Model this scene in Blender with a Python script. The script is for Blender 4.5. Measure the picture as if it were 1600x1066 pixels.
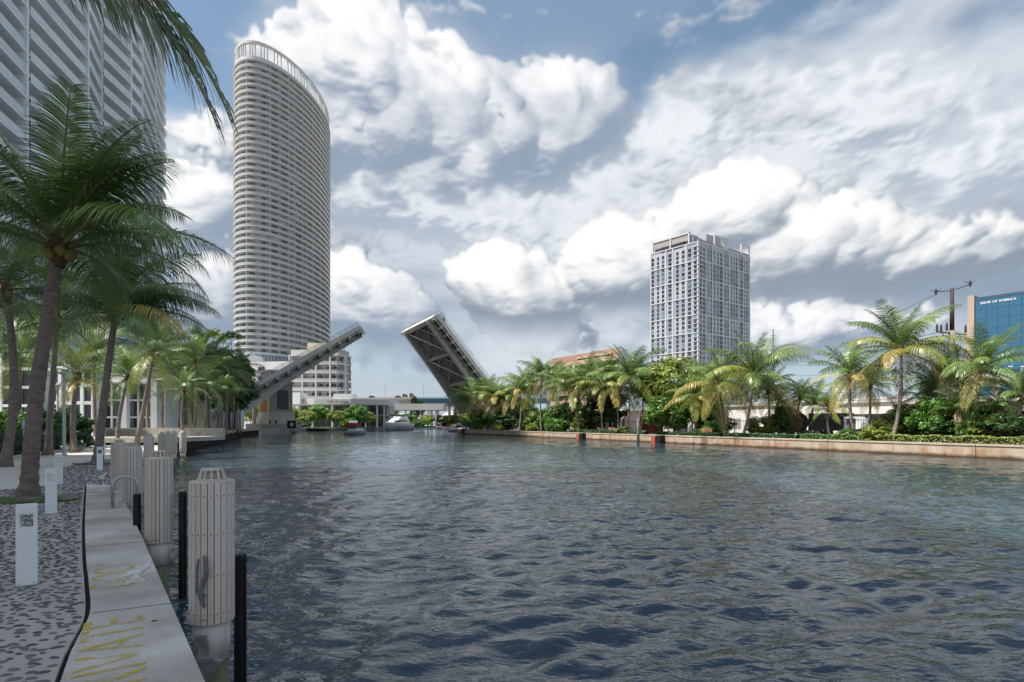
import bpy, bmesh, math, random
import numpy as np
from mathutils import Vector, Matrix, Euler
for _o in list(bpy.data.objects):
    bpy.data.objects.remove(_o)
SC = bpy.context.scene
COL = SC.collection
R = math.radians
rnd = random.Random(7)
# ------------------------------------------------------------------ camera
EYE = 2.55
cam_d = bpy.data.cameras.new('camera')
cam = bpy.data.objects.new('camera', cam_d); COL.objects.link(cam)
cam.location = (0, 0, EYE); cam.rotation_euler = (R(90), 0, 0)
cam_d.sensor_width = 36; cam_d.lens = 20.25; cam_d.shift_y = 129/1600
cam_d.clip_start = 0.05; cam_d.clip_end = 6000
SC.camera = cam
def at(px, py, Y):
    """point of the place seen at photo pixel (px, py) at distance Y in front of the camera"""
    return Vector(((px-800)/900*Y, Y, EYE+(662-py)/900*Y))
# ------------------------------------------------------------------ sun, sky, exposure
SUN_EL = R(60); SUN_V = Vector((-.945*math.cos(SUN_EL), -.327*math.cos(SUN_EL), math.sin(SUN_EL)))
sd = bpy.data.lights.new('sun', 'SUN'); sd.energy = 5.0; sd.angle = R(.6); sd.color = (1, .93, .82)
sun = bpy.data.objects.new('sun', sd); COL.objects.link(sun)
sun.rotation_euler = SUN_V.to_track_quat('Z', 'Y').to_euler()
sun.location = SUN_V*400
SC.view_settings.view_transform = 'Standard'; SC.view_settings.look = 'None'
SC.view_settings.exposure = 0.65; SC.view_settings.gamma = 1
world = bpy.data.worlds.new('World'); SC.world = world; world.use_nodes = True
WS = .11; SKY_VALUE = .85
# ---- clouds: a sky image computed here from noise and puffs, in azimuth and elevation, all the way round
SKW, SKH = 3072, 768                      # 360 degrees x 90 degrees
def cloud_image():
    g = np.random.default_rng(12)
    W, H = SKW, 480                       # computed up to 56 degrees, mirrored above
    def bsp(n, m, per):
        """cubic B-spline upsampling matrix m x n"""
        t = (np.arange(m)+.5)/m*(n if per else n-3)
        i = np.floor(t).astype(int); f = t-i
        w = np.stack([(1-f)**3, 3*f**3-6*f**2+4, -3*f**3+3*f**2+3*f+1, f**3], 1)/6
        M = np.zeros((m, n), np.float32)
        for k in range(4): np.add.at(M, (np.arange(m), (i+k) % n), w[:, k])
        return M
    def octave(nx, ny, h=H):
        G = g.standard_normal((ny+3, nx)).astype(np.float32)
        return bsp(ny+3, h, False) @ G @ bsp(nx, W, True).T
    def fbm(nx, ny, octs, gain=.5):
        out = 0; a = 1; tot = 0
        for o in range(octs):
            out = out+a*octave(nx*2**o, ny*2**o); tot += a*a; a *= gain
            if nx*2**(o+1) > W/2.2: break
        return out/math.sqrt(tot)/.45
    def blur(A, s):
        fx = np.fft.fftfreq(A.shape[1])[None, :A.shape[1]//2+1]; fx = np.abs(fx); fy = np.fft.fftfreq(A.shape[0]*2)[:, None]
        P = np.concatenate([A, A[::-1]], 0)
        F = np.fft.rfft2(P)*np.exp(-2*(math.pi*s)**2*(fx**2+fy**2))
        return np.fft.irfft2(F, s=P.shape)[:A.shape[0]].astype(np.float32)
    def sst(x, a, b):
        t = np.clip((x-a)/(b-a), 0, 1); return t*t*(3-2*t)
    PD = W/360.0                            # image pixels per degree
    def loc(px, py):
        x = (px-800)/900; z = (662-py)/900; r = math.sqrt(1+x*x)
        return (math.degrees(math.atan2(x, 1))+180)*PD, math.degrees(math.atan2(z, r))*PD
    def scl(px):
        x = (px-800)/900; return math.degrees(1/900)*PD/(1+x*x)**.75
    yy, xx = np.mgrid[0:H, 0:W].astype(np.float32)
    f1 = fbm(40, 14, 6, .5); f2 = fbm(120, 40, 5, .55); f3 = fbm(18, 8, 7, .55); f4 = fbm(26, 9, 3, .45); f5 = fbm(260, 84, 3, .6)
    def puffs(blobs, seed, dens=1.0):
        r_ = np.random.default_rng(seed)
        Hf = np.full((H, W), 0, np.float32); Vf = np.zeros((H, W), np.float32)
        for (px, py, rx, ry, n) in blobs+(more if seed == 5 else []):
            cx, cy = loc(px, py); s = scl(px); ax, ay = rx*s, ry*s
            if n == 133: cx, cy, ax, ay = (px+180)*PD, py*PD, rx*PD, ry*PD
            lo = cy-ay*.55
            for i in range(int(n*dens*1.5)):
                u = r_.random()**.55; th = r_.random()*2*math.pi
                dx, dy = u*math.cos(th), u*math.sin(th)
                if dy < -.55: dy = -.55+.12*r_.standard_normal()
                edge = 1-u
                rad = ay*(.05+.45*edge*r_.random()**1.4+.10*r_.random())
                zc = ay*(.75*math.sqrt(max(0, 1-u*u))+.12*r_.standard_normal())-rad*.4
                X, Y = cx+dx*ax, cy+dy*ay
                x0, x1, y0, y1 = int(X-rad)-1, int(X+rad)+2, max(0, int(Y-rad)-1), min(H, int(Y+rad)+2)
                if y1 <= y0: continue
                ix = np.arange(x0, x1) % W
                D2 = (np.arange(x0, x1)[None]-X)**2+(np.arange(y0, y1)[:, None]-Y)**2
                hh = np.sqrt(np.maximum(rad*rad-D2, 0))
                val = np.where(D2 < rad*rad, np.maximum(zc+hh, .02*ay), 0).astype(np.float32)
                sub = Hf[y0:y1, ix]; m = val > sub
                Hf[y0:y1, ix] = np.where(m, val, sub)
                Vf[y0:y1, ix] = np.where(m, (Y+.4*(np.arange(y0, y1)[:, None]-Y)-lo)/(ay*1.5), Vf[y0:y1, ix])
        return Hf, Vf
    def warp(A, wx, wy):
        X = np.mod(xx+wx, W); Y = np.clip(yy+wy, 0, H-1.01)
        x0 = X.astype(np.int32) % W; y0 = Y.astype(np.int32); fx = X-np.floor(X); fy = Y-y0; x1 = (x0+1) % W
        return (A[y0, x0]*(1-fx)+A[y0, x1]*fx)*(1-fy)+(A[y0+1, x0]*(1-fx)+A[y0+1, x1]*fx)*fy
    col = np.zeros((H, W, 3), np.float32); al = np.zeros((H, W), np.float32)
    def over(c, a):
        nonlocal col, al
        na = a+al*(1-a)
        col = (c*a[..., None]+col*(al*(1-a))[..., None])/np.maximum(na, 1e-4)[..., None]; al = na
    def C(*c): return np.array(c, np.float32)
    def lerp(a, b, t): return a+(b-a)*t[..., None]
    def field(blobs):
        F = np.zeros((H, W), np.float32)
        for (px, py, rx, ry, st) in blobs:
            cx, cy = loc(px, py); s = scl(px)
            dx = (np.mod(xx-cx+W/2, W)-W/2)/(rx*s); dy = (yy-cy)/(ry*s)
            F = np.maximum(F, st*np.exp(-(dx*dx+dy*dy)))
        return F
    # thin veil and the grey bank
    over(np.broadcast_to(C(.40, .48, .60), (H, W, 3)), .25*sst(f3+f1*.3, -.4, 1.6)+.03)
    hz = np.exp(-yy/(10*PD)); over(np.broadcast_to(C(.42, .52, .64), (H, W, 3)), np.clip(hz, 0, 1)*.8)
    Fb = field([(1480, 300, 430, 290, 1.3), (1130, 250, 300, 150, .9), (1330, 90, 330, 70, .4), (760, 400, 420, 150, 1.1), (1280, 430, 330, 70, .9), (-500, 300, 620, 300, 1), (2600, 260, 900, 380, 1), (330, 430, 200, 140, .9), (330, 230, 130, 110, .7), (720, 590, 320, 40, .45), (1250, 545, 260, 45, .8)])
    d = Fb*1.55+f1*.26+f3*.40-.33-field([(860, 20, 330, 110, 1.3), (400, 40, 120, 90, .8), (300, 130, 70, 60, .5)])
    a = sst(d, -.2, .9)*.95
    gy, gx = np.gradient(blur(d, 4)); low = field([(1330, 425, 330, 70, 1.0), (1540, 340, 220, 150, .5), (620, 250, 110, 45, .45), (330, 260, 110, 60, .3)])
    l = sst(.60-gy*7+gx*4+f2*.05+f3*.13-low*.75, 0, 1.05)
    over(lerp(C(.27, .34, .44), C(.68, .73, .80), l), a)
    rr = np.random.default_rng(3); more = []
    for k in range(30):
        a = 60+(k+.5)*240/30+rr.uniform(-3, 3)       # azimuth, everywhere but the view ahead
        a = (a+180) % 360-180
        e = rr.uniform(9, 42); w = rr.uniform(8, 17)
        more.append((a, e, w, w*rr.uniform(.45, .7), 133))
    def cumulus(blobs, seed, lit, shade, wamp, edge, kv, soft=1.0, halo=.5):
        Hf, Vf = puffs(blobs, seed)
        wx = f4*wamp+f1*wamp*.34+f2*wamp*.16+f5*wamp*.08; wy = np.roll(f4, 1111, 1)*wamp*.6+np.roll(f1, 777, 1)*wamp*.3+np.roll(f2, 333, 1)*wamp*.10
        Hw = warp(Hf, wx, wy); Vw = blur(warp(Vf, wx, wy), 4)
        Hs = blur(Hw, .7*soft)
        Hd = Hs*.7+(f2*1.5+f5*1.0+f1*1.2)*soft
        m_ = blur(Hw, 4); big = blur(Hw, 15)
        gX = 0; gY = 0
        for A, k in ((Hd, .36), (m_+f1*1.0, .68), (big, .9)):
            y_, x_ = np.gradient(A); gX = gX+x_*k; gY = gY+y_*k
        nrm = np.sqrt(gX**2+gY**2+1)
        lam = (gX*.40-gY*.62+.66)/nrm
        occ = np.roll(np.roll(big, 11, 1), -16, 0)
        sh = np.clip((occ-Hs)/(np.maximum(big, 4)*1.1), 0, 1)
        l = .25+.60*lam-.55*sh+kv*(np.clip(Vw, -.3, 1.1)-.45)+f1*.07+f3*.10+f2*.035+f5*.03
        l = sst(l, .12, 1.08)
        thick = Hs+(f1*.6+f2*.6+f5*.5)*edge*.6
        a = sst(thick, edge*.15, edge*2.0)*sst(Vw+f1*.06, -.20, .16)
        hal = sst(blur(a, 13), .02, .9)*halo
        over(lerp(C(*shade), C(*lit), np.clip(blur(l*a, 13)/np.maximum(blur(a, 13), .05)*.8, 0, 1)), hal)
        over(lerp(C(*shade), C(*lit), l), a*.97)
    cumulus([(330, 215, 80, 50, 50), (470, 105, 95, 75, 130), (570, 110, 140, 95, 190), (650, 200, 200, 120, 240), (700, 290, 230, 110, 240), (860, 235, 130, 110, 210), (800, 210, 100, 80, 100), (930, 250, 50, 60, 60), (300, 330, 110, 80, 130), (330, 480, 100, 90, 130), (1230, 530, 230, 60, 180), (1390, 510, 150, 40, 110), (570, 490, 100, 90, 150), (620, 560, 90, 40, 60)], 5, (1.0, 1.0, 1.0), (.29, .36, .47), 7, 8, .62, 1.0, .4)
    cumulus([(620, 320, 130, 60, 110), (760, 350, 150, 70, 150), (880, 360, 210, 85, 200), (1010, 330, 170, 90, 180), (1250, 260, 260, 100, 180), (1090, 220, 150, 80, 130), (1420, 300, 240, 110, 160)], 9, (.86, .89, .93), (.44, .51, .60), 13, 20, .40, 2.6, .55)
    cumulus([(800, 465, 105, 90, 260), (985, 425, 95, 95, 240), (1060, 415, 70, 60, 110), (1150, 335, 105, 85, 220), (1090, 345, 70, 70, 120), (1240, 400, 190, 90, 240), (1390, 415, 210, 70, 200), (1520, 420, 150, 45, 90), (880, 520, 60, 34, 70)], 21, (1.0, 1.0, .99), (.27, .33, .41), 7, 8, .95, 1.0, .35)
    out = np.zeros((SKH*2, W, 4), np.float32)
    both = np.concatenate([col, al[..., None]], -1)
    out[SKH:SKH+H] = both; out[SKH+H:] = both[::-1][:SKH-H]
    out[:SKH, :, :3] = (.30, .34, .36); out[:SKH, :, 3] = 1
    return out
#WORLD
def build_world():
    im = bpy.data.images.new('clouds', SKW, SKH*2, alpha=True, float_buffer=True)
    im.colorspace_settings.name = 'Non-Color'; im.alpha_mode = 'CHANNEL_PACKED'
    px = cloud_image(); px[..., :3] *= .66/WS
    im.pixels.foreach_set(px.ravel()); im.update()
    nt = world.node_tree; N = nt.nodes; L = nt.links; N.clear()
    sky = N.new('ShaderNodeTexSky'); sky.sky_type = 'NISHITA'; sky.sun_disc = False
    sky.sun_elevation = SUN_EL; sky.sun_rotation = math.atan2(SUN_V.x, SUN_V.y)
    sky.dust_density = 1.2
    hs = N.new('ShaderNodeHueSaturation'); L.new(sky.outputs[0], hs.inputs['Color'])
    hs.inputs['Hue'].default_value = .487; hs.inputs['Saturation'].default_value = 1.0; hs.inputs['Value'].default_value = SKY_VALUE
    tc = N.new('ShaderNodeTexCoord'); env = N.new('ShaderNodeTexImage'); env.image = im
    env.interpolation = 'Cubic'; env.extension = 'REPEAT'
    sp = N.new('ShaderNodeSeparateXYZ'); L.new(tc.outputs['Generated'], sp.inputs[0])
    def mth(op, a, b=None, c=None):
        n = N.new('ShaderNodeMath'); n.operation = op
        for i_, x in enumerate((a, b, c)):
            if x is None: continue
            if isinstance(x, (int, float)): n.inputs[i_].default_value = x
            else: L.new(x, n.inputs[i_])
        return n.outputs[0]
    cb = N.new('ShaderNodeCombineXYZ')
    L.new(mth('MULTIPLY_ADD', mth('ARCTAN2', sp.outputs['X'], sp.outputs['Y']), 1/(2*math.pi), .5), cb.inputs[0])
    L.new(mth('MULTIPLY_ADD', mth('ARCSINE', sp.outputs['Z']), 1/math.pi, .5), cb.inputs[1])
    L.new(cb.outputs[0], env.inputs['Vector'])
    mx = N.new('ShaderNodeMix'); mx.data_type = 'RGBA'
    L.new(env.outputs['Alpha'], mx.inputs[0]); L.new(hs.outputs[0], mx.inputs[6]); L.new(env.outputs['Color'], mx.inputs[7])
    bg = N.new('ShaderNodeBackground'); bg.inputs['Strength'].default_value = WS
    L.new(mx.outputs[2], bg.inputs['Color'])
    out = N.new('ShaderNodeOutputWorld'); L.new(bg.outputs[0], out.inputs['Surface'])
build_world()
# ------------------------------------------------------------------ helpers
def tag(o, label=None, cat=None, group=None, kind=None):
    if label: o['label'] = label
    if cat: o['category'] = cat
    if group: o['group'] = group
    if kind: o['kind'] = kind
    return o
def empty(name, loc, label, cat, group=None, rz=0):
    o = bpy.data.objects.new(name, None); COL.objects.link(o); o.location = loc; o.rotation_euler = (0, 0, rz)
    o.empty_display_size = .3
    return tag(o, label, cat, group)
def link(name, mesh, parent=None, loc=(0, 0, 0), rot=(0, 0, 0), scale=(1, 1, 1)):
    o = bpy.data.objects.new(name, mesh); COL.objects.link(o)
    o.location = loc; o.rotation_euler = rot; o.scale = scale
    if parent is not None: o.parent = parent
    return o
def copy_tree(o, parent=None, label=None, loc=None, rz=None):
    c = o.copy(); COL.objects.link(c); c.parent = parent
    if label: c['label'] = label
    if loc is not None: c.location = loc
    if rz is not None: c.rotation_euler = (0, 0, rz)
    for ch in o.children: copy_tree(ch, c)
    return c
class MB:
    def __init__(s): s.v = []; s.f = []; s.m = []; s.cur = 0
    def add(s, vs, fs):
        b = len(s.v); s.v += [tuple(p) for p in vs]
        for f in fs: s.f.append(tuple(i+b for i in f)); s.m.append(s.cur)
        return s
    def box(s, c, d, rz=0, taper=1.0, M=None):
        x, y, z = (k/2 for k in d); vs = []
        for k, zz in ((1, -z), (taper, z)):
            for sx, sy in ((-1, -1), (1, -1), (1, 1), (-1, 1)): vs.append(Vector((sx*x*k, sy*y*k, zz)))
        if rz: Q = Matrix.Rotation(rz, 3, 'Z'); vs = [Q @ p for p in vs]
        vs = [p+Vector(c) for p in vs]
        if M is not None: vs = [M @ p for p in vs]
        return s.add(vs, [(3, 2, 1, 0), (4, 5, 6, 7), (0, 1, 5, 4), (1, 2, 6, 5), (2, 3, 7, 6), (3, 0, 4, 7)])
    def b2(s, x0, x1, y0, y1, z0, z1): return s.box(((x0+x1)/2, (y0+y1)/2, (z0+z1)/2), (abs(x1-x0), abs(y1-y0), abs(z1-z0)))
    def prism(s, poly, z0, z1, caps=True):
        n = len(poly)
        a = sum(poly[i][0]*poly[(i+1) % n][1]-poly[(i+1) % n][0]*poly[i][1] for i in range(n))
        if a < 0: poly = poly[::-1]
        vs = [(x, y, z0) for x, y in poly]+[(x, y, z1) for x, y in poly]
        fs = [(i, (i+1) % n, n+(i+1) % n, n+i) for i in range(n)]
        if caps: fs += [tuple(range(n-1, -1, -1)), tuple(range(n, 2*n))]
        return s.add(vs, fs)
    def tube(s, pts, rad, n=8, caps=True, sq=False):
        pts = [Vector(p) for p in pts]; k = len(pts)
        if not isinstance(rad, (list, tuple)): rad = [rad]*k
        vs = []; up = None
        for i, p in enumerate(pts):
            t = (pts[min(i+1, k-1)]-pts[max(i-1, 0)]).normalized()
            if up is None: up = Vector((0, 0, 1)) if abs(t.z) < .9 else Vector((0, 1, 0))
            a = t.cross(up).normalized(); b = a.cross(t).normalized(); up = b
            for j in range(n):
                th = 2*math.pi*(j+(.5 if sq else 0))/n
                vs.append(p+(a*math.cos(th)+b*math.sin(th))*rad[i])
        fs = [(i*n+j, i*n+(j+1) % n, (i+1)*n+(j+1) % n, (i+1)*n+j) for i in range(k-1) for j in range(n)]
        if caps: fs += [tuple(range(n-1, -1, -1)), tuple(range((k-1)*n, k*n))]
        return s.add(vs, fs)
    def lathe(s, prof, n=20, c=(0, 0, 0)):
        vs = [(c[0]+r*math.cos(2*math.pi*j/n), c[1]+r*math.sin(2*math.pi*j/n), c[2]+z) for r, z in prof for j in range(n)]
        k = len(prof)
        fs = [(i*n+j, i*n+(j+1) % n, (i+1)*n+(j+1) % n, (i+1)*n+j) for i in range(k-1) for j in range(n)]
        fs += [tuple(range(n-1, -1, -1)), tuple(range((k-1)*n, k*n))]
        return s.add(vs, fs)
    def mesh(s, name, mats, smooth=False):
        me = bpy.data.meshes.new(name); me.from_pydata(s.v, [], s.f)
        for m in (mats if isinstance(mats, (list, tuple)) else [mats]): me.materials.append(m)
        if any(s.m): me.polygons.foreach_set('material_index', s.m)
        if smooth: me.polygons.foreach_set('use_smooth', [True]*len(me.polygons))
        me.update(); return me
    def obj(s, name, mats, parent=None, smooth=False, **k): return link(name, s.mesh(name, mats, smooth), parent, **k)
MATS = {}
def mat(name, col, rough=.75, var=.12, scale=3.0, bump=0.0, bscale=20.0, spec=.35, metal=0.0, orand=0.0, world=False, stretch=None, grime=None, trans=0.0, detail=5):
    """procedural surface: noise in colour and relief; grime = (colour, amount, scale, vertical stretch)"""
    if name in MATS: return MATS[name]
    m = bpy.data.materials.new(name); m.use_nodes = True; MATS[name] = m
    nt = m.node_tree; N = nt.nodes; L = nt.links; N.clear()
    out = N.new('ShaderNodeOutputMaterial'); p = N.new('ShaderNodeBsdfPrincipled')
    p.inputs['Roughness'].default_value = rough; p.inputs['Metallic'].default_value = metal
    p.inputs['Specular IOR Level'].default_value = spec
    if world: src = N.new('ShaderNodeNewGeometry').outputs['Position']
    else: src = N.new('ShaderNodeTexCoord').outputs['Object']
    if stretch:
        mp = N.new('ShaderNodeMapping'); L.new(src, mp.inputs[0]); mp.inputs['Scale'].default_value = stretch; src = mp.outputs[0]
    n = N.new('ShaderNodeTexNoise'); L.new(src, n.inputs['Vector']); n.inputs['Scale'].default_value = scale; n.inputs['Detail'].default_value = detail
    n.inputs['Roughness'].default_value = .6
    mr = N.new('ShaderNodeMapRange'); L.new(n.outputs['Fac'], mr.inputs[0]); mr.inputs[1].default_value = .3; mr.inputs[2].default_value = .7
    mr.inputs[3].default_value = 1-var; mr.inputs[4].default_value = 1+var
    fac = mr.outputs[0]
    if orand:
        oi = N.new('ShaderNodeObjectInfo'); m2 = N.new('ShaderNodeMapRange'); L.new(oi.outputs['Random'], m2.inputs[0])
        m2.inputs[3].default_value = 1-orand; m2.inputs[4].default_value = 1+orand
        mm = N.new('ShaderNodeMath'); mm.operation = 'MULTIPLY'; L.new(fac, mm.inputs[0]); L.new(m2.outputs[0], mm.inputs[1]); fac = mm.outputs[0]
    vm = N.new('ShaderNodeVectorMath'); vm.operation = 'SCALE'; vm.inputs[0].default_value = col; L.new(fac, vm.inputs['Scale'])
    c = vm.outputs[0]
    if grime:
        gc, ga, gs, gz = grime
        src2 = N.new('ShaderNodeNewGeometry').outputs['Position'] if world else N.new('ShaderNodeTexCoord').outputs['Object']
        mp = N.new('ShaderNodeMapping'); L.new(src2, mp.inputs[0]); mp.inputs['Scale'].default_value = (1, 1, gz)
        g = N.new('ShaderNodeTexNoise'); L.new(mp.outputs[0], g.inputs['Vector']); g.inputs['Scale'].default_value = gs; g.inputs['Detail'].default_value = 6
        r2 = N.new('ShaderNodeMapRange'); L.new(g.outputs['Fac'], r2.inputs[0]); r2.inputs[1].default_value = .45; r2.inputs[2].default_value = .75
        r2.inputs[3].default_value = 0; r2.inputs[4].default_value = ga
        mx = N.new('ShaderNodeMix'); mx.data_type = 'RGBA'; L.new(r2.outputs[0], mx.inputs[0]); L.new(c, mx.inputs[6]); mx.inputs[7].default_value = (*gc, 1)
        c = mx.outputs[2]
    L.new(c, p.inputs['Base Color'])
    if bump:
        b = N.new('ShaderNodeTexNoise'); L.new(src, b.inputs['Vector']); b.inputs['Scale'].default_value = bscale; b.inputs['Detail'].default_value = 4
        bp = N.new('ShaderNodeBump'); bp.inputs['Strength'].default_value = min(1, bump); bp.inputs['Distance'].default_value = .02*max(1, bump)
        L.new(b.outputs['Fac'], bp.inputs['Height']); L.new(bp.outputs[0], p.inputs['Normal'])
    sh = p.outputs[0]
    if trans:
        t = N.new('ShaderNodeBsdfTranslucent'); L.new(c, t.inputs['Color'])
        ms = N.new('ShaderNodeMixShader'); ms.inputs[0].default_value = trans; L.new(sh, ms.inputs[1]); L.new(t.outputs[0], ms.inputs[2]); sh = ms.outputs[0]
    L.new(sh, out.inputs['Surface'])
    return m
def glass(name, col, rough=.06, spec=.8, var=.3, scale=.35):
    return mat(name, col, rough=rough, spec=spec, var=var, scale=scale, orand=.25)
M_white = mat('white_paint', (.74, .75, .76), .6, .05, .4, grime=((.45, .45, .45), .25, .5, .15))
M_conc = mat('concrete', (.50, .49, .47), .85, .14, .8, .4, 30, world=True, grime=((.22, .21, .20), .45, .6, .6))
M_dark = mat('dark_metal', (.03, .03, .035), .5)
M_black = mat('black_rubber', (.012, .012, .014), .55)
M_steel = mat('steel', (.45, .46, .47), .35, .1, 6, metal=.8)
M_gal = mat('galvanised', (.30, .31, .31), .5, .15, 8, metal=.3)
M_glassdk = glass('dark_glass', (.025, .032, .04))
M_glassbl = glass('blue_glass', (.10, .15, .19))
M_rail = mat('frosted_glass_rail', (.38, .48, .55), .18, .06, .5, spec=.6, orand=.06)
M_grass = mat('grass', (.07, .12, .03), .9, .4, 5, .8, 60, world=True)
# ------------------------------------------------------------------ water
def build_water():
    def grade(stops):
        out = [stops[0][0]]
        for (a, s0), (b, s1) in zip(stops, stops[1:]):
            x = a
            while x < b:
                t = (x-a)/(b-a); x += s0+(s1-s0)*t; out.append(min(x, b))
        return np.unique(np.round(np.array(out), 4))
    xs = grade([(-95, 2.5), (-40, .8), (-12, .22), (-4, .085), (9, .085), (22, .2), (50, .7), (120, 4)])
    ys = grade([(-12, .6), (1, .12), (3.5, .06), (12, .085), (26, .16), (60, .42), (130, 1.2), (260, 4), (520, 14)])
    X, Y = np.meshgrid(xs, ys); Z = np.zeros_like(X)
    sx = np.gradient(xs)[None, :]; sy = np.gradient(ys)[:, None]; sp = np.maximum(sx, sy)*np.ones_like(X)
    g = np.random.default_rng(4)
    for i in range(110):
        lam = .26*(6.0/.26)**(g.random()**1.25)
        th = -math.pi/2+.35+g.standard_normal()*.62       # travelling towards the camera, slightly from the right
        k = 2*math.pi/lam; ph = g.random()*6.283
        A = .0048*lam**.70*(.6+.8*g.random())
        if lam > 1.2: A *= (1.2/lam)**1.1
        wgt = np.clip((lam/sp-2.6)/2.5, 0, 1)
        arg = k*(X*math.cos(th)+Y*math.sin(th))+ph+.6*np.sin(.21*X+.13*Y+i)
        Z += wgt*A*(np.sin(arg)+.28*np.cos(2*arg))
    nx, ny = len(xs), len(ys)
    me = bpy.data.meshes.new('water'); n = nx*ny
    me.vertices.add(n); me.vertices.foreach_set('co', np.stack([X, Y, Z], -1).astype(np.float32).ravel())
    i = np.arange(nx-1)[None]+np.arange(ny-1)[:, None]*nx
    q = np.stack([i, i+1, i+nx+1, i+nx], -1).reshape(-1, 4)
    me.loops.add(q.size); me.loops.foreach_set('vertex_index', q.ravel().astype(np.int32))
    me.polygons.add(len(q)); me.polygons.foreach_set('loop_start', np.arange(0, q.size, 4, dtype=np.int32)); me.polygons.foreach_set('loop_total', np.full(len(q), 4, np.int32))
    me.polygons.foreach_set('use_smooth', np.ones(len(q), bool)); me.update(); me.validate()
    m = bpy.data.materials.new('river_water'); m.use_nodes = True; nt = m.node_tree; N = nt.nodes; L = nt.links
    p = N['Principled BSDF']; p.inputs['Base Color'].default_value = (.026, .046, .064, 1); p.inputs['Roughness'].default_value = .025
    p.inputs['IOR'].default_value = 1.45; p.inputs['Specular IOR Level'].default_value = .6
    pos = N.new('ShaderNodeNewGeometry').outputs['Position']
    def nz(scale, det, sc, dist=.6):
        mp = N.new('ShaderNodeMapping'); mp.inputs['Scale'].default_value = sc; mp.inputs['Rotation'].default_value = (0, 0, .25); L.new(pos, mp.inputs[0])
        n = N.new('ShaderNodeTexNoise'); n.inputs['Scale'].default_value = scale; n.inputs['Detail'].default_value = det; n.inputs['Distortion'].default_value = dist
        L.new(mp.outputs[0], n.inputs['Vector']); return n.outputs['Fac']
    def bump(h, d, prev=None):
        b = N.new('ShaderNodeBump'); b.inputs['Strength'].default_value = 1; b.inputs['Distance'].default_value = d
        L.new(h, b.inputs['Height'])
        if prev is not None: L.new(prev, b.inputs['Normal'])
        return b.outputs[0]
    def mul(a, c):
        n = N.new('ShaderNodeMath'); n.operation = 'MULTIPLY'; L.new(a, n.inputs[0]); L.new(c, n.inputs[1]); return n.outputs[0]
    pt = N.new('ShaderNodeMapRange'); L.new(nz(.055, 3, (1, .6, 1)), pt.inputs[0]); pt.inputs[1].default_value = .36; pt.inputs[2].default_value = .64; pt.inputs[3].default_value = .45; pt.inputs[4].default_value = 1.35
    pt = pt.outputs[0]                                   # calm and ruffled patches
    b = bump(mul(nz(1.1, 3, (.7, 1.5, 1)), pt), .09)
    b = bump(mul(nz(4.6, 2, (.75, 1.4, 1)), pt), .034, b)
    b = bump(mul(nz(13, 2, (.8, 1.3, 1)), pt), .007, b)
    L.new(b, p.inputs['Normal'])
    me.materials.append(m)
    w = link('water', me); tag(w, kind='structure')
    far = MB().b2(-900, -94.9, -60, 520, -.05, -.01).b2(119.9, 900, -60, 520, -.05, -.01).b2(-95, 120, -60, -11.9, -.05, -.01)
    o = far.obj('water_beyond', m); tag(o, kind='structure')
build_water()
# ------------------------------------------------------------------ the land
def land(name, poly, z0, z1, m):
    bm = bmesh.new(); vs = [bm.verts.new((x, y, z1)) for x, y in poly]; f = bm.faces.new(vs)
    f.normal_update()
    if f.normal.z < 0: f.normal_flip()
    r = bmesh.ops.extrude_face_region(bm, geom=[f]); ex = [e for e in r['geom'] if isinstance(e, bmesh.types.BMVert)]
    for v in ex: v.co.z = z1
    for v in vs: v.co.z = z0
    bmesh.ops.triangulate(bm, faces=bm.faces[:]); bmesh.ops.recalc_face_normals(bm, faces=bm.faces[:])
    me = bpy.data.meshes.new(name); bm.to_mesh(me); bm.free(); me.materials.append(m)
    return tag(link(name, me), kind='structure')
M_pave = mat('walkway_concrete', (.52, .50, .47), .85, .10, .5, .2, 40, world=True, grime=((.36, .35, .33), .5, .35, 1))
M_mortar = mat('pebble_mortar', (.45, .415, .39), .9, .12, 1.2, .5, 60, world=True, grime=((.25, .24, .25), .5, .5, 1))
M_yard = mat('yard_paving', (.42, .41, .39), .9, .12, .2, world=True)
M_soil = mat('bank_soil', (.10, .085, .06), .95, .3, 1.0, .5, 20, world=True)
DOCK = .90
# seawall cap outline: inner (left) and outer (right, water) edges
capR = [(5.2, -6), (.74, 0), (-1.97, 3.68), (-5.15, 8.05), (-8.9, 13.15), (-10.1, 15.1)]
capL = [(3.2, -6), (-.55, 0), (-2.88, 3.68), (-3.24, 4.27), (-3.65, 4.98), (-4.31, 5.87), (-5.25, 7.1), (-6.97, 9.4), (-8.0, 10.8), (-11.45, 15.5)]
def smooth(P, n=8):
    out = []
    for i in range(len(P)-1):
        p0, p1, p2, p3 = (np.array(P[min(max(k, 0), len(P)-1)]) for k in (i-1, i, i+1, i+2))
        for t in np.linspace(0, 1, n, endpoint=False): out.append(tuple(.5*(2*p1+(p2-p0)*t+(2*p0-5*p1+4*p2-p3)*t*t+(3*p1-p0-3*p2+p3)*t**3)))
    return out+[P[-1]]
capL = smooth(capL)
bankL = capR[:5]+[(-10.1, 15.1), (-14.1, 22.6), (-19.6, 33.6), (-26, 44), (-30.7, 53), (-50, 104), (-58, 131), (-58.5, 141), (-72, 205), (-60, 300), (-43, 383), (-30, 470), (-40, 520), (-900, 520), (-900, -60), (30, -60)]
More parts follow.
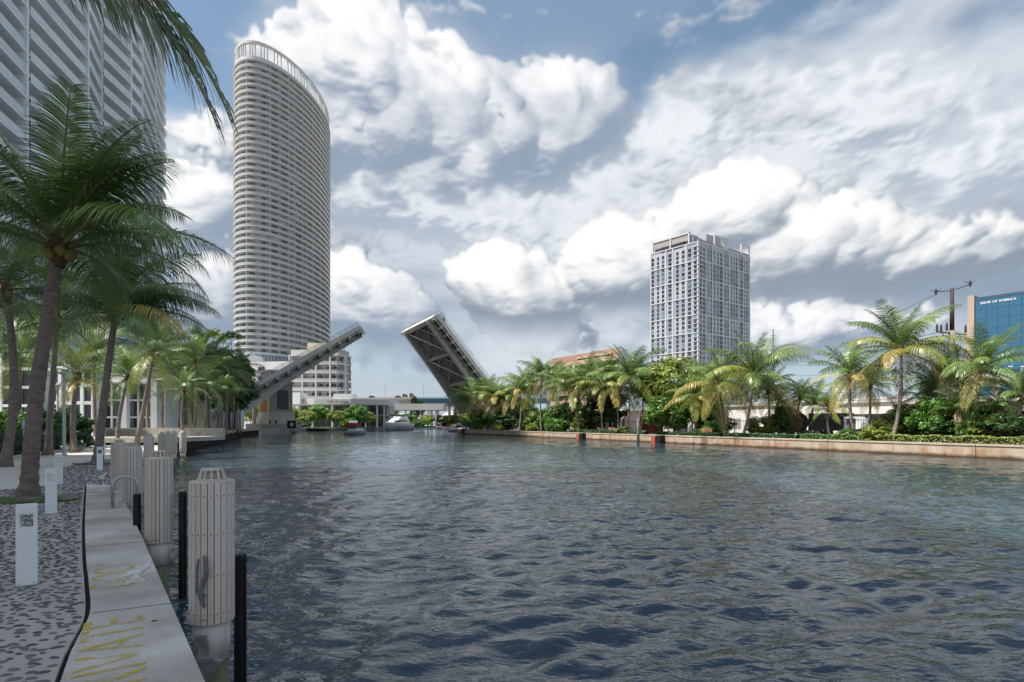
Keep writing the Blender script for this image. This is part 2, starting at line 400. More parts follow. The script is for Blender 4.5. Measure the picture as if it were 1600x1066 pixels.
# ground under everything on the left bank lies a little lower than the paving sheets
land('left_bank_ground', [(x-.25, y) if i < 9 else (x, y) for i, (x, y) in enumerate(bankL)], -.8, DOCK-.06, M_pave)
wallL = lambda Y: 35.4-.4407*(Y-39.9)
land('right_bank_ground', [(wallL(-60)+.5, -60), (wallL(153)+.5, 153), (-8, 165), (6, 210), (20, 300), (10, 520), (900, 520), (900, -60)], -.8, .98, M_yard)
land('far_ground', [(-3000, 519.9), (-44, 519.9), (-30, 462), (12, 452), (12, 519.9), (3000, 519.9), (3000, 4000), (-3000, 4000)], -.8, 1.0, mat('far_soil', (.16, .17, .11), .95, .3, .02, world=True))
# ------------------------------------------------------------------ near dock
def strip(name, left, right, z0, z1, m):
    return land(name, left+right[::-1], z0, z1, m)
capm = mat('dock_concrete', (.66, .625, .58), .88, .22, 1.1, 1.2, 70, world=True, grime=((.30, .27, .24), .9, .8, 1), detail=10)
cap = strip('dock_cap', capL, capR, -.6, DOCK+.02, capm)
for Y0, a0 in ((4.95, .0), (7.6, .1), (10.4, .1), (13.0, .15)):
    xl = np.interp(Y0, [p[1] for p in capL], [p[0] for p in capL]); xr = np.interp(Y0+a0, [p[1] for p in capR], [p[0] for p in capR])
    MB().prism([(xl+.02, Y0), (xr-.03, Y0+a0+.35), (xr-.03, Y0+a0+.358), (xl+.02, Y0+.008)], DOCK+.015, DOCK+.0235).obj('joint', mat('cap_joint', (.12, .11, .10), .95), cap)
# curb strip on the inside of the joint
gl = [(x-.075, y-.055) for x, y in capL]; gl2 = [(x-.135, y-.10) for x, y in capL]
strip('joint_soil', [(x-.2, y-.15) for x, y in capL], capL, DOCK-.055, DOCK-.03, mat('joint_soil', (.035, .032, .028), .95, .4, 25, .8, 80, world=True))
# pebble paving, two zones
pebL = [(-4.2, -6), (-8.5, 2), (-11.2, 7), (-12.9, 13.6), (-12.35, 15.6), (-13.9, 17.9), (-16.3, 20.4), (-18.3, 24.9), (-18.9, 27.5)]
pebR = [(x-.03, y-.022) for x, y in capL]+[(-11.55, 15.62), (-10.25, 15.2), (-14.35, 22.7), (-16.6, 27.2)]
land('pebble_paving', pebL+pebR[::-1], DOCK-.04, DOCK, M_mortar)
PAV = bpy.data.objects['pebble_paving']
# concrete walkway is the ground sheet behind it: lift one sheet to the level of the paving
land('walkway', [(-4.3, -6), (-8.6, 2), (-11.3, 7), (-13.0, 13.6), (-12.45, 15.65), (-14.0, 18.0), (-16.4, 20.5), (-18.4, 25), (-19.0, 27.6), (-17.0, 27.4), (-20.2, 33.7), (-26.4, 44), (-30, 44), (-40, 30), (-40, -6)], DOCK-.05, DOCK-.004, M_pave)
# damp round marks and the stones
def inside(p, poly):
    c = False; n = len(poly)
    for i in range(n):
        (x0, y0), (x1, y1) = poly[i], poly[(i+1) % n]
        if (y0 > p[1]) != (y1 > p[1]) and p[0] < (x1-x0)*(p[1]-y0)/(y1-y0)+x0: c = not c
    return c
def pebbles():
    r = random.Random(3); poly = pebL+pebR[::-1]
    base = []
    for k in range(6):
        mb = MB(); n = 10; rr = [1+.13*r.uniform(-1, 1) for _ in range(n)]
        top = [(rr[j]*math.cos(2*math.pi*j/n), rr[j]*math.sin(2*math.pi*j/n)) for j in range(n)]
        vs = [(x, y, -.3) for x, y in top]+[(x*.86, y*.86, .5) for x, y in top]+[(x*.45, y*.45, .95) for x, y in top]+[(0, 0, 1.05)]
        fs = [(j, (j+1) % n, n+(j+1) % n, n+j) for j in range(n)]+[(n+j, n+(j+1) % n, 2*n+(j+1) % n, 2*n+j) for j in range(n)]+[(2*n+j, 2*n+(j+1) % n, 3*n) for j in range(n)]
        mb.add(vs, fs); base.append(mb)
    pm = mat('pebble_stone', (.12, .115, .12), .55, .3, 3, orand=.45)
    ms = [b.mesh('pebble', pm, True) for b in base]
    cells = {}; pts = []
    for _ in range(80000):
        y = 2.6+24.9*r.random()**1.9; x = r.uniform(-19, -2)
        if not inside((x+.05, y), poly) or not inside((x, y), poly): continue
        if x/y < -1.05: continue
        s = r.uniform(.017, .034) if r.random() < .8 else r.uniform(.034, .048)
        gap = s*1.1+.006
        key = (int(x/.12), int(y/.12)); ok = True
        for a in (-1, 0, 1):
            for b in (-1, 0, 1):
                for (u, v, w) in cells.get((key[0]+a, key[1]+b), ()):
                    if ((u-x)/1.25)**2+(v-y)**2 < (gap+w)**2*.62: ok = False
        if not ok: continue
        cells.setdefault(key, []).append((x, y, s)); pts.append((x, y, s))
    pts.sort(key=lambda p: p[1]-6*p[2] if p[0]/p[1] > -.92 else 99)
    stuff = MB()
    for i, (x, y, s) in enumerate(pts):
        a = r.uniform(-.5, .5)+.15; sx, sy, sz = s*r.uniform(1.1, 1.55), s*r.uniform(.55, .8), .011
        if i < 300: link('pebble', ms[i % 6], PAV, (x, y, DOCK), (0, 0, a), (sx, sy, sz))
        else:
            ca, sa = math.cos(a), math.sin(a); b = base[i % 6]
            stuff.add([(x+vx*sx*ca-vy*sy*sa, y+vx*sx*sa+vy*sy*ca, DOCK+vz*sz) for vx, vy, vz in b.v], b.f)
    o = stuff.obj('pebbles', pm, PAV, True); o['kind'] = 'stuff'
pebbles()
# yellow stencilled words, worn into the concrete
def lettering():
    m = bpy.data.materials.new('worn_yellow_paint'); m.use_nodes = True; nt = m.node_tree; N = nt.nodes; L = nt.links
    p = N['Principled BSDF']; p.inputs['Base Color'].default_value = (.62, .47, .06, 1); p.inputs['Roughness'].default_value = .8
    t = N.new('ShaderNodeBsdfTransparent'); mx = N.new('ShaderNodeMixShader')
    n = N.new('ShaderNodeTexNoise'); n.inputs['Scale'].default_value = 5; n.inputs['Detail'].default_value = 9; n.inputs['Roughness'].default_value = .72
    L.new(N.new('ShaderNodeNewGeometry').outputs['Position'], n.inputs['Vector'])
    mr = N.new('ShaderNodeMapRange'); L.new(n.outputs['Fac'], mr.inputs[0]); mr.inputs[1].default_value = .37; mr.inputs[2].default_value = .58; mr.inputs[4].default_value = .8
    L.new(mr.outputs[0], mx.inputs[0]); L.new(t.outputs[0], mx.inputs[1]); L.new(p.outputs[0], mx.inputs[2]); L.new(mx.outputs[0], N['Material Output'].inputs['Surface'])
    d = Vector((-.55, .835)); dir_a = math.atan2(d.y, d.x)
    for txt, start, sz in (('PRIVATE', (-2.16, 3.42), .60), ('DOCK', (-3.80, 5.80), .55)):
        cu = bpy.data.curves.new('t', 'FONT'); cu.body = txt; cu.size = sz; cu.space_character = .98
        tmp = bpy.data.objects.new('t', cu); COL.objects.link(tmp)
        bpy.context.view_layer.update()
        me = bpy.data.meshes.new_from_object(tmp); bpy.data.objects.remove(tmp)
        me.materials.clear(); me.materials.append(m)
        o = link('painted_lettering', me, cap, (start[0], start[1], DOCK+.024), (0, 0, dir_a), (.82, 1, 1))
        o['label'] = 'worn yellow painted words ' + txt + ' on the concrete dock'
lettering()
# ------------------------------------------------------------------ timber bulkhead with parapet on the left bank
def bulkhead():
    b = empty('timber_bulkhead', (-40, 80, 0), 'concrete parapet walkway on timber piles along the left bank', 'bulkhead')
    def loc(p): return (p[0]+40, p[1]-80)
    line = [(-26.0, 44), (-30.7, 53), (-50, 104), (-58, 131)]
    mc = mat('parapet_concrete', (.40, .38, .35), .9, .15, .8, .4, 20, world=True, grime=((.20, .18, .16), .5, .8, .5))
    mw = mat('dark_timber', (.055, .047, .04), .9, .35, 2, .6, 20, world=True)
    back = MB(); capb = MB()
    for (p, q) in zip(line, line[1:]):
        d = Vector((q[0]-p[0], q[1]-p[1])); L_ = d.length; d.normalize(); n = Vector((d.y, -d.x))
        if n.x < 0: n = -n
        a = math.atan2(d.y, d.x); c = ((p[0]+q[0])/2, (p[1]+q[1])/2)
        capb.box((c[0]+40+n.x*.35, c[1]-80+n.y*.35, 1.28), (L_+.3, .9, .42), a)
        back.box((c[0]+40+n.x*.02, c[1]-80+n.y*.02, .5), (L_, .1, 1.2), a)
        k = int(L_/1.15)
        for i in range(k):
            t = (i+.5)/k*L_; x, y = p[0]+d.x*t+n.x*.3, p[1]+d.y*t+n.y*.3
            MB().tube([(0, 0, -.8), (0, 0, 1.05)], .15, 8).obj('pile', mw, b, True, loc=(x+40, y-80, 0))
    back.obj('backing_wall', mw, b); capb.obj('parapet', mc, b)
    # the raised deck's front with the dark gap under it
    f = empty('raised_deck', (-30, 44, 0), 'low grey concrete deck edge with a dark gap beneath, behind the walkway', 'deck')
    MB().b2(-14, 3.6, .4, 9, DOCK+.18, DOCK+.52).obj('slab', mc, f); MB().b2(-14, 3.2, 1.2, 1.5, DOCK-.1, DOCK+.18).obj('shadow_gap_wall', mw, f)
    MB().b2(-14, 3.6, 8.6, 9.0, DOCK+.52, DOCK+1.25).obj('upper_wall', mc, f)
    q = empty('bridge_quay', (-62, 136, 0), 'grey concrete quay below the raised left bridge leaf', 'quay')
    MB().prism([(3.6, -5), (4.6, 5), (1, 22), (-2, 22), (-2, -5)], -.6, 1.35).obj('quay_wall', mc, q)
    MB().prism([(1, 22), (-9.0, 69), (3, 164), (20, 247), (18.6, 247), (1.6, 164), (-10.6, 69), (-.6, 22)], -.6, 1.2).obj('quay_wall', mat('far_quay', (.22, .21, .20), .9, .2, .3, world=True), q)
bulkhead()
# ------------------------------------------------------------------ right seawall in cast panels
def seawall():
    m = bpy.data.materials.new('stained_seawall'); m.use_nodes = True; nt = m.node_tree; N = nt.nodes; L = nt.links; p = N['Principled BSDF']
    p.inputs['Roughness'].default_value = .9
    pos = N.new('ShaderNodeNewGeometry').outputs['Position']; sp = N.new('ShaderNodeSeparateXYZ'); L.new(pos, sp.inputs[0])
    def nz(sc, s, d=6):
        mp = N.new('ShaderNodeMapping'); mp.inputs['Scale'].default_value = sc; L.new(pos, mp.inputs[0])
        n = N.new('ShaderNodeTexNoise'); n.inputs['Scale'].default_value = s; n.inputs['Detail'].default_value = d; L.new(mp.outputs[0], n.inputs['Vector']); return n.outputs['Fac']
    def mr(v, a, b, c=0, d=1):
        n = N.new('ShaderNodeMapRange'); L.new(v, n.inputs[0]); n.inputs[1].default_value = a; n.inputs[2].default_value = b; n.inputs[3].default_value = c; n.inputs[4].default_value = d; return n.outputs[0]
    def mth(op, a, b):
        n = N.new('ShaderNodeMath'); n.operation = op; n.use_clamp = True
        for i, x in enumerate((a, b)):
            if isinstance(x, float): n.inputs[i].default_value = x
            else: L.new(x, n.inputs[i])
        return n.outputs[0]
    def mix(f, a, b):
        n = N.new('ShaderNodeMix'); n.data_type = 'RGBA'; L.new(f, n.inputs[0])
        for i, x in ((6, a), (7, b)):
            if isinstance(x, tuple): n.inputs[i].default_value = (*x, 1)
            else: L.new(x, n.inputs[i])
        return n.outputs[2]
    c = mix(mr(nz((1, 1, 1), .9), .35, .65), (.36, .29, .22), (.47, .40, .32))
    streak = mth('MULTIPLY', mr(nz((1, 1, .22), 1.5), .42, .62), mr(nz((1, 1, 1), .22, 3), .36, .56))
    band = mth('MULTIPLY', streak, mr(sp.outputs['Z'], .95, .55))
    c = mix(band, c, (.30, .17, .09))
    tide = mr(mth('ADD', sp.outputs['Z'], mth('MULTIPLY', nz((1, 1, .4), 1.2), .35)), .52, .28)
    c = mix(tide, c, (.07, .042, .018))
    L.new(c, p.inputs['Base Color'])
    w = empty('seawall', (10, 96, 0), 'long pale concrete seawall with rust stains along the right bank', 'wall')
    d = Vector((-.4407, 1)).normalized(); L_ = 5.9
    a = Vector((wallL(15), 15)); n = Vector((d.y, -d.x)); k = 0
    while True:
        p0 = a+d*(k*6.0); 
        if p0.y+d.y*L_ > 153.4: break
        c2 = p0+d*(L_/2)
        off = .015*math.sin(k*2.3)
        mb = MB().box((0, 0, .07), (L_+.06, .5, 1.74)); mb.box((0, -.05, .985), (L_+.06, .72, .13))
        mb.obj('wall_panel', m, w, loc=(c2.x-10+n.x*off, c2.y-96+n.y*off, 0), rot=(0, 0, math.atan2(d.y, d.x)))
        k += 1
    return w
seawall()
# ------------------------------------------------------------------ mooring pilings
def piling_proto():
    t = empty('mooring_piling', (0, 0, 0), 'x', 'piling', 'mooring pilings along the dock')
    mb_ = mat('piling_board', (.66, .595, .53), .75, .14, 1.2, .5, 25, orand=.14, stretch=(6, 6, .8), grime=((.30, .23, .17), .6, 3.0, .10), detail=8)
    msl = mat('piling_sleeve', (.60, .57, .53), .7, .2, 3, grime=((.18, .14, .09), .8, 5, .25))
    mwd = mat('wet_pile_wood', (.17, .18, .11), .9, .3, 2, .7, 18, stretch=(4, 4, .6), grime=((.06, .07, .03), .7, 3, .4))
    n = 22; r = .170; w = 2*math.pi*r/n
    bm_ = MB().box((0, 0, 0), (w*.9, .022, 1.21)).mesh('board', mb_)
    for i in range(n):
        a = 2*math.pi*i/n
        link('board', bm_, t, (r*math.cos(a), r*math.sin(a), 1.435), (0, 0, a+math.pi/2))
    sc = MB()
    for i in range(n):
        a = 2*math.pi*i/n
        for z in (.92, 1.25, 1.6, 1.93): sc.box(((r+.0115)*math.cos(a), (r+.0115)*math.sin(a), z), (.004, .009, .009), a)
    sc.obj('screws', mat('rusty_screw', (.10, .06, .04), .8), t)['kind'] = 'stuff'
    MB().lathe([(.160, .84), (.160, 2.035)], 24).obj('core', M_dark, t, True)
    MB().lathe([(.147, .50), (.150, .845)], 24).obj('sleeve', msl, t, True)
    MB().lathe([(.135, -.8), (.135, .51)], 20).obj('pile', mwd, t, True)
    c = MB().lathe([(.178, 2.036), (.178, 2.05), (.125, 2.053)], 28); c.lathe([(.118, 2.052), (.118, 2.066), (.108, 2.068)], 24)
    c.lathe([(.085, 2.135), (.092, 2.138), (.092, 2.152), (.08, 2.156)], 24)
    co = c.obj('cap', mb_, t, True)
    for i in range(11):
        a = 2*math.pi*i/11
        MB().tube([(.108*math.cos(a), .108*math.sin(a), 2.06), (.085*math.cos(a), .085*math.sin(a), 2.14)], .010, 4).obj('rib', mb_, co)
    MB().lathe([(.07, 2.06), (.055, 2.14)], 16).obj('lamp_core', mat('lamp_core', (.5, .48, .42), .5), co, True)
    return t
pproto = piling_proto()
PIL = [(-2.64, 5.07, 'nearest white slatted mooring piling with a hanging strap, beside the yellow lettering'),
       (-5.15, 8.4, 'second nearest white slatted mooring piling, between the nearest one and the hoop rail'),
       (-7.95, 12.05, 'third white slatted mooring piling, right behind the steel hoop rail'),
       (-9.75, 14.3, 'fourth white slatted piling, partly hidden behind the third one'),
       (-14.5, 23, 'slim distant piling, leftmost of the row of five far white pilings'),
       (-16.4, 27, 'slim distant piling, second from left of the five far white pilings'),
       (-17.9, 30, 'slim distant piling, middle one of the five far white pilings'),
       (-19.15, 32.6, 'slim distant piling, second from right of the five far white pilings'),
       (-19.65, 34.4, 'slim distant piling, rightmost of the row of five far white pilings')]
for i, (x, y, lb) in enumerate(PIL):
    if i == 0: t = pproto; t.location = (x, y, 0); t['label'] = lb
    else: t = copy_tree(pproto, None, lb, (x, y, 0), rnd.random())
# strap, steel bracket: parts only of the nearest piling
st = MB().tube([(.03, -.185, 1.43), (.05, -.205, 1.37), (.055, -.205, 1.28), (.03, -.202, 1.21), (.0, -.202, 1.12), (.02, -.202, 1.05), (.05, -.22, 1.0)], [.012, .02, .022, .02, .026, .02, .01], 6)
st.tube([(-.02, -.185, 1.40), (-.03, -.195, 1.30), (-.03, -.195, 1.12), (.05, -.195, 1.10)], .008, 5)
st.obj('strap', mat('old_strap', (.14, .14, .15), .8, .3, 10), pproto, True)
br = MB(); br.box((-.02, -.19, .565), (.33, .12, .03)); br.box((.0, -.18, .66), (.16, .03, .18), taper=.55); br.box((.0, -.21, .62), (.02, .06, .1))
br.add([(-.22, -.15, .55), (.20, -.15, .55), (.20, -.22, .55), (-.22, -.22, .55), (-.22, -.15, .15), (-.12, -.15, .15), (-.12, -.22, .15), (-.22, -.22, .15)],
       [(0, 1, 2, 3), (0, 4, 5, 1), (3, 2, 6, 7), (1, 5, 6, 2), (0, 3, 7, 4), (4, 7, 6, 5)])
br.obj('bracket', mat('bracket_steel', (.33, .33, .33), .6, .2, 6, metal=.4, grime=((.12, .09, .06), .6, 5, 1)), pproto)
# black fender boards standing on the water side of the pilings
fpost = None
for (x, y, top, lb) in [(-2.47, 5.24, 1.36, 'black rubber fender board right of the nearest piling'), (-4.83, 8.45, 1.55, 'black rubber fender board right of the second piling'),
                   (-6.02, 9.25, 1.42, 'black rubber fender board between the second and third pilings')]:
    mb = MB().b2(-.035, .035, -.05, .05, -.7, top); mb.b2(-.05, .05, -.012, .012, -.7, top-.04)
    o = mb.obj('fender_board', M_black, None, loc=(x, y, 0)); tag(o, lb, 'fender', 'black fender boards beside the pilings')
# ------------------------------------------------------------------ bollard lights
def bollard():
    w, d, h = .17, .10, .83
    t = empty('bollard_light', (0, 0, 0), 'x', 'bollard light', 'white bollard lights along the paving')
    mw = mat('bollard_white', (.78, .80, .82), .45, .04, 2, spec=.4)
    hb = MB(); hb.b2(-w/2, w/2, -d/2, d/2, .012, h-.235); hb.b2(-w/2, -w/2+.032, -d/2, d/2, h-.235, h-.09); hb.b2(w/2-.032, w/2, -d/2, d/2, h-.235, h-.09); hb.b2(-w/2, w/2, -d/2, d/2, h-.09, h)
    o = hb.obj('housing', mw, t)
    mo = o.modifiers.new('bevel', 'BEVEL'); mo.width = .004; mo.segments = 2; mo.limit_method = 'ANGLE'
    MB().b2(-.06, .06, -.05, .05, h-.10, h-.089).obj('light_panel', mat('lamp_diffuser', (.6, .6, .58), .4), t)
    for s in (-1, 1): MB().lathe([(.006, 0), (.006, .012)], 8, (s*.06, -d/2-.003, .03)).obj('screw', M_gal, t)
    MB().b2(-w/2-.015, w/2+.015, -d/2-.015, d/2+.015, 0, .012).obj('base_plate', M_gal, t)
    return t
bol = bollard()
for i, (px, d, lb, rz) in enumerate([(42, 5.87, 'nearest white bollard light with a square opening, at the left edge', .64), (80, 10.5, 'second white bollard light, just right of the near palm base', .6),
                     (92, 15.5, 'third white bollard light, behind the near palm base', .6), (156, 20.3, 'fourth white bollard light, beside the second palm trunk', .55), (161, 28, 'farthest white bollard light, right behind the second palm trunk', 0)]):
    p = ((px-800)/900*d, d, DOCK)
    if i == 0: bol.location = p; bol.rotation_euler = (0, 0, rz); bol['label'] = lb
    else: copy_tree(bol, None, lb, p, rz)
# ------------------------------------------------------------------ steel hoop rail, mooring cleats
h = empty('hoop_rail', (-7.55, 11.25, DOCK+.02), 'pair of bent stainless steel hoop rails on the dock edge', 'handrail')
for k, off in enumerate((0, .32)):
    pts = []
    for j in range(13):
        a = math.pi*j/12; pts.append((-.2*math.cos(a), 0, .42+.17*math.sin(a)))
    pts = [(-.2, 0, 0)]+pts+[(.2, 0, -.25 if k == 0 else 0)]
    q = Matrix.Rotation(.55, 3, 'Z'); pts = [q @ Vector(p)+Vector((-off*.62, off*.8, 0)) for p in pts]
    MB().tube(pts, .022, 10).obj('hoop', M_steel, h, True)
MB().box((.0, .1, .1), (.34, .03, .03), .55).obj('foot_bar', M_steel, h)
def cleat(x, y, lb, s=1, rz=0):
    t = empty('mooring_cleat', (x, y, DOCK+.02), lb, 'cleat', 'white cleats on the dock', rz)
    mw = mat('cleat_white', (.78, .77, .74), .5, .1, 8, grime=((.30, .2, .13), .5, 9, 1))
    MB().box((0, 0, .012), (.17*s, .09*s, .024)).obj('base', mw, t)
    MB().tube([(0, 0, .02), (0, 0, .075*s)], [.04*s, .03*s], 10).obj('post', mw, t, True)
    MB().tube([(-.13*s, 0, .06*s), (-.05*s, 0, .085*s), (.04*s, 0, .095*s), (.10*s, 0, .14*s), (.13*s, .01, .20*s)], [.012*s, .026*s, .028*s, .022*s, .012*s], 8).obj('horn', mw, t, True)
    for a in (-.07, .07): MB().lathe([(.009, .024), (.009, .034)], 6, (a*s, .03*s, 0)).obj('bolt', M_gal, t)
cleat(-3.88, 5.94, 'white mooring cleat between the yellow letters', 1.0, .5)
cleat(-9.85, 13.9, 'white mooring cleat left of the steel hoop rail', 1.0, 2.2)
cleat(-12.1, 17.0, 'small white mooring cleat farther along, left of the fourth piling', .9, 1.2)
# fallen leaves
for (x, y, wh) in [(-2.95, 4.75, 'above the letter T'), (-2.35, 4.32, 'nearest the camera'), (-2.55, 4.75, 'halfway to the nearest piling'), (-3.9, 6.05, 'beside the near cleat')]:
    o = MB().add([(-.035, 0, .002), (0, -.014, .006), (.035, 0, .002), (0, .014, .006)], [(0, 1, 2, 3)]).obj('fallen_leaf', mat('dry_leaf', (.06, .035, .02), .8), None, loc=(x, y, DOCK+.022), rot=(0, 0, rnd.random()*6))
    tag(o, 'tiny dry brown leaf on the pale dock concrete, '+wh, 'leaf', 'dry leaves on the dock')
# ------------------------------------------------------------------ lamp posts, signs, planters on the promenade
def lamp_post(x, y, hh, lb):
    t = empty('lamp_post', (x, y, DOCK), lb, 'lamp post', 'lamp posts by the hedge')
    mp = mat('lamp_post_grey', (.42, .44, .46), .5, .08, 2, metal=.2)
    MB().lathe([(.14, 0), (.14, .05), (.09, .12), (.075, .2), (.065, hh-.3), (.05, hh-.28)], 12).obj('pole', mp, t, True)
    MB().lathe([(.09, hh-.30), (.10, hh-.27), (.10, hh-.10), (.08, hh-.08)], 14).obj('lamp', mat('lamp_glass', (.55, .56, .55), .3), t, True)
    MB().lathe([(.34, hh-.10), (.33, hh-.07), (.14, hh+.02), (.05, hh+.05), (.03, hh+.09)], 18).obj('lamp_shade', mp, t, True)
lamp_post(-23.1, 29.7, 4.3, 'tall grey lamp post standing at the end of the left hedge')
lamp_post(-28.4, 36, 4.1, 'grey lamp post behind the hedge, left of the taller one')
s = empty('sign_post', (-22.2, 26.3, DOCK), 'small pale blue notice sign on a thin post in the hedge', 'sign')
MB().tube([(0, 0, 0), (0, 0, 1.75)], .025, 6).obj('post', M_dark, s); MB().box((0, -.04, 1.62), (.28, .02, .42)).obj('panel', mat('sign_blue', (.30, .50, .55), .5, .2, 12), s)
MB().box((0, -.052, 1.66), (.14, .006, .16)).obj('pictogram', mat('sign_white', (.7, .75, .75), .5), s)
MB().box((.02, -.04, 1.22), (.2, .02, .24)).obj('lower_panel', mat('sign_white', (.7, .75, .75), .5), s)
s = empty('ground_spotlight', (-9.55, 12.4, DOCK), 'small grey ground spotlight at the near palm base', 'spotlight')
MB().box((0, 0, .09), (.2, .16, .12)).obj('housing', M_gal, s); MB().box((0, 0, .015), (.12, .1, .03)).obj('base', M_dark, s)
# ------------------------------------------------------------------ foliage materials
def leafm(name, c, tr=.28): return mat(name, c, .36, .35, 1.3, spec=.5, orand=.22, trans=tr)
M_fg = leafm('palm_green', (.135, .225, .055)); M_fd = leafm('palm_deep_green', (.11, .185, .058)); M_fy = leafm('palm_yellow_green', (.26, .30, .06))
M_fo = leafm('palm_yellow', (.50, .41, .11)); M_fb = leafm('palm_brown', (.22, .13, .06), .15)
M_lg = leafm('leaf_green', (.11, .24, .04)); M_ld = leafm('leaf_dark', (.05, .11, .03)); M_ly = leafm('leaf_yellow_green', (.24, .31, .06)); M_lh = leafm('hedge_leaf', (.045, .13, .045))
M_rach = mat('palm_rachis', (.17, .17, .06), .6, .2, 3)
M_trunk = mat('palm_trunk', (.27, .215, .185), .95, .35, 2.2, 3.0, 16, stretch=(1.5, 1.5, 6), grime=((.40, .36, .33), .6, 7, 1.5), detail=8)
M_bark = mat('tree_bark', (.10, .08, .06), .95, .3, 2, .8, 14)
M_husk = mat('palm_husk', (.11, .065, .035), .95, .4, 6, 1, 30)
M_coco = mat('coconut', (.20, .17, .05), .6, .2, 4)
# ------------------------------------------------------------------ palm fronds
def frond(name, leafmat, e0, e1, nl, width, droop, seed, segs=3, L=4.0, lmax=.82, pw=1.25, sway=.12):
    r = random.Random(seed); mb = MB()
    n = 26; pts = []; tan = []
    p = Vector((0, 0, 0)); sy = r.uniform(-sway, sway)
    for i in range(n+1):
        s = i/n; a = e0+(e1-e0)*s**pw
        t = Vector((math.cos(a), math.sin(sy*s*1.5)*.6, math.sin(a))).normalized()
        pts.append(p.copy()); tan.append(t); p = p+t*(L/n)
    mb.cur = 1
    mb.tube(pts, [.045*(1-i/n)**.8+.005 for i in range(n+1)], 4)
    mb.cur = 0
    for side in (-1, 1):
        for k in range(nl):
            s = .10+.895*(k+r.uniform(-.3, .3))/nl
            s = min(.995, max(.08, s)); f = s*n; i = min(int(f), n-1); q = f-i
            P = pts[i].lerp(pts[i+1], q); T = tan[i].lerp(tan[i+1], q).normalized()
            S = Vector((0, side, 0)); S = (S-T*S.dot(T)).normalized(); U = T.cross(S)*side
            if U.z < 0 and abs(T.z) < .98: U = -U
            ln = lmax*max(.22, math.sin(math.pi*(.16+.76*s)))**.75*r.uniform(.86, 1.1)
            dr = droop*r.uniform(.75, 1.25)
            d = (S*.95+T*(.30+.75*s*s)+U*r.uniform(.10, .34)).normalized()
            w = width*(.75+.5*math.sin(math.pi*s))
            Wv = (T-d*T.dot(d)).normalized()
            prof = [.55, 1.0, .75, 0] if segs == 3 else [.7, 1.0, 0]
            c = P.copy(); ring = [(c-Wv*w*prof[0]*.5, c+Wv*w*prof[0]*.5)]
            for j in range(segs):
                d = (d+Vector((0, 0, -dr))*(1.0/segs)*(.55+.6*j)).normalized()
                Wv = (Wv-d*Wv.dot(d)).normalized()
                c = c+d*(ln/segs); ring.append((c-Wv*w*prof[j+1]*.5, c+Wv*w*prof[j+1]*.5))
            vs = [x for pr in ring[:-1] for x in pr]+[c]; fs = [(2*j, 2*j+1, 2*j+3, 2*j+2) for j in range(segs-1)]+[(2*segs-2, 2*segs-1, 2*segs)]
            mb.add(vs, fs)
    return mb.mesh(name, [leafmat, M_rach])
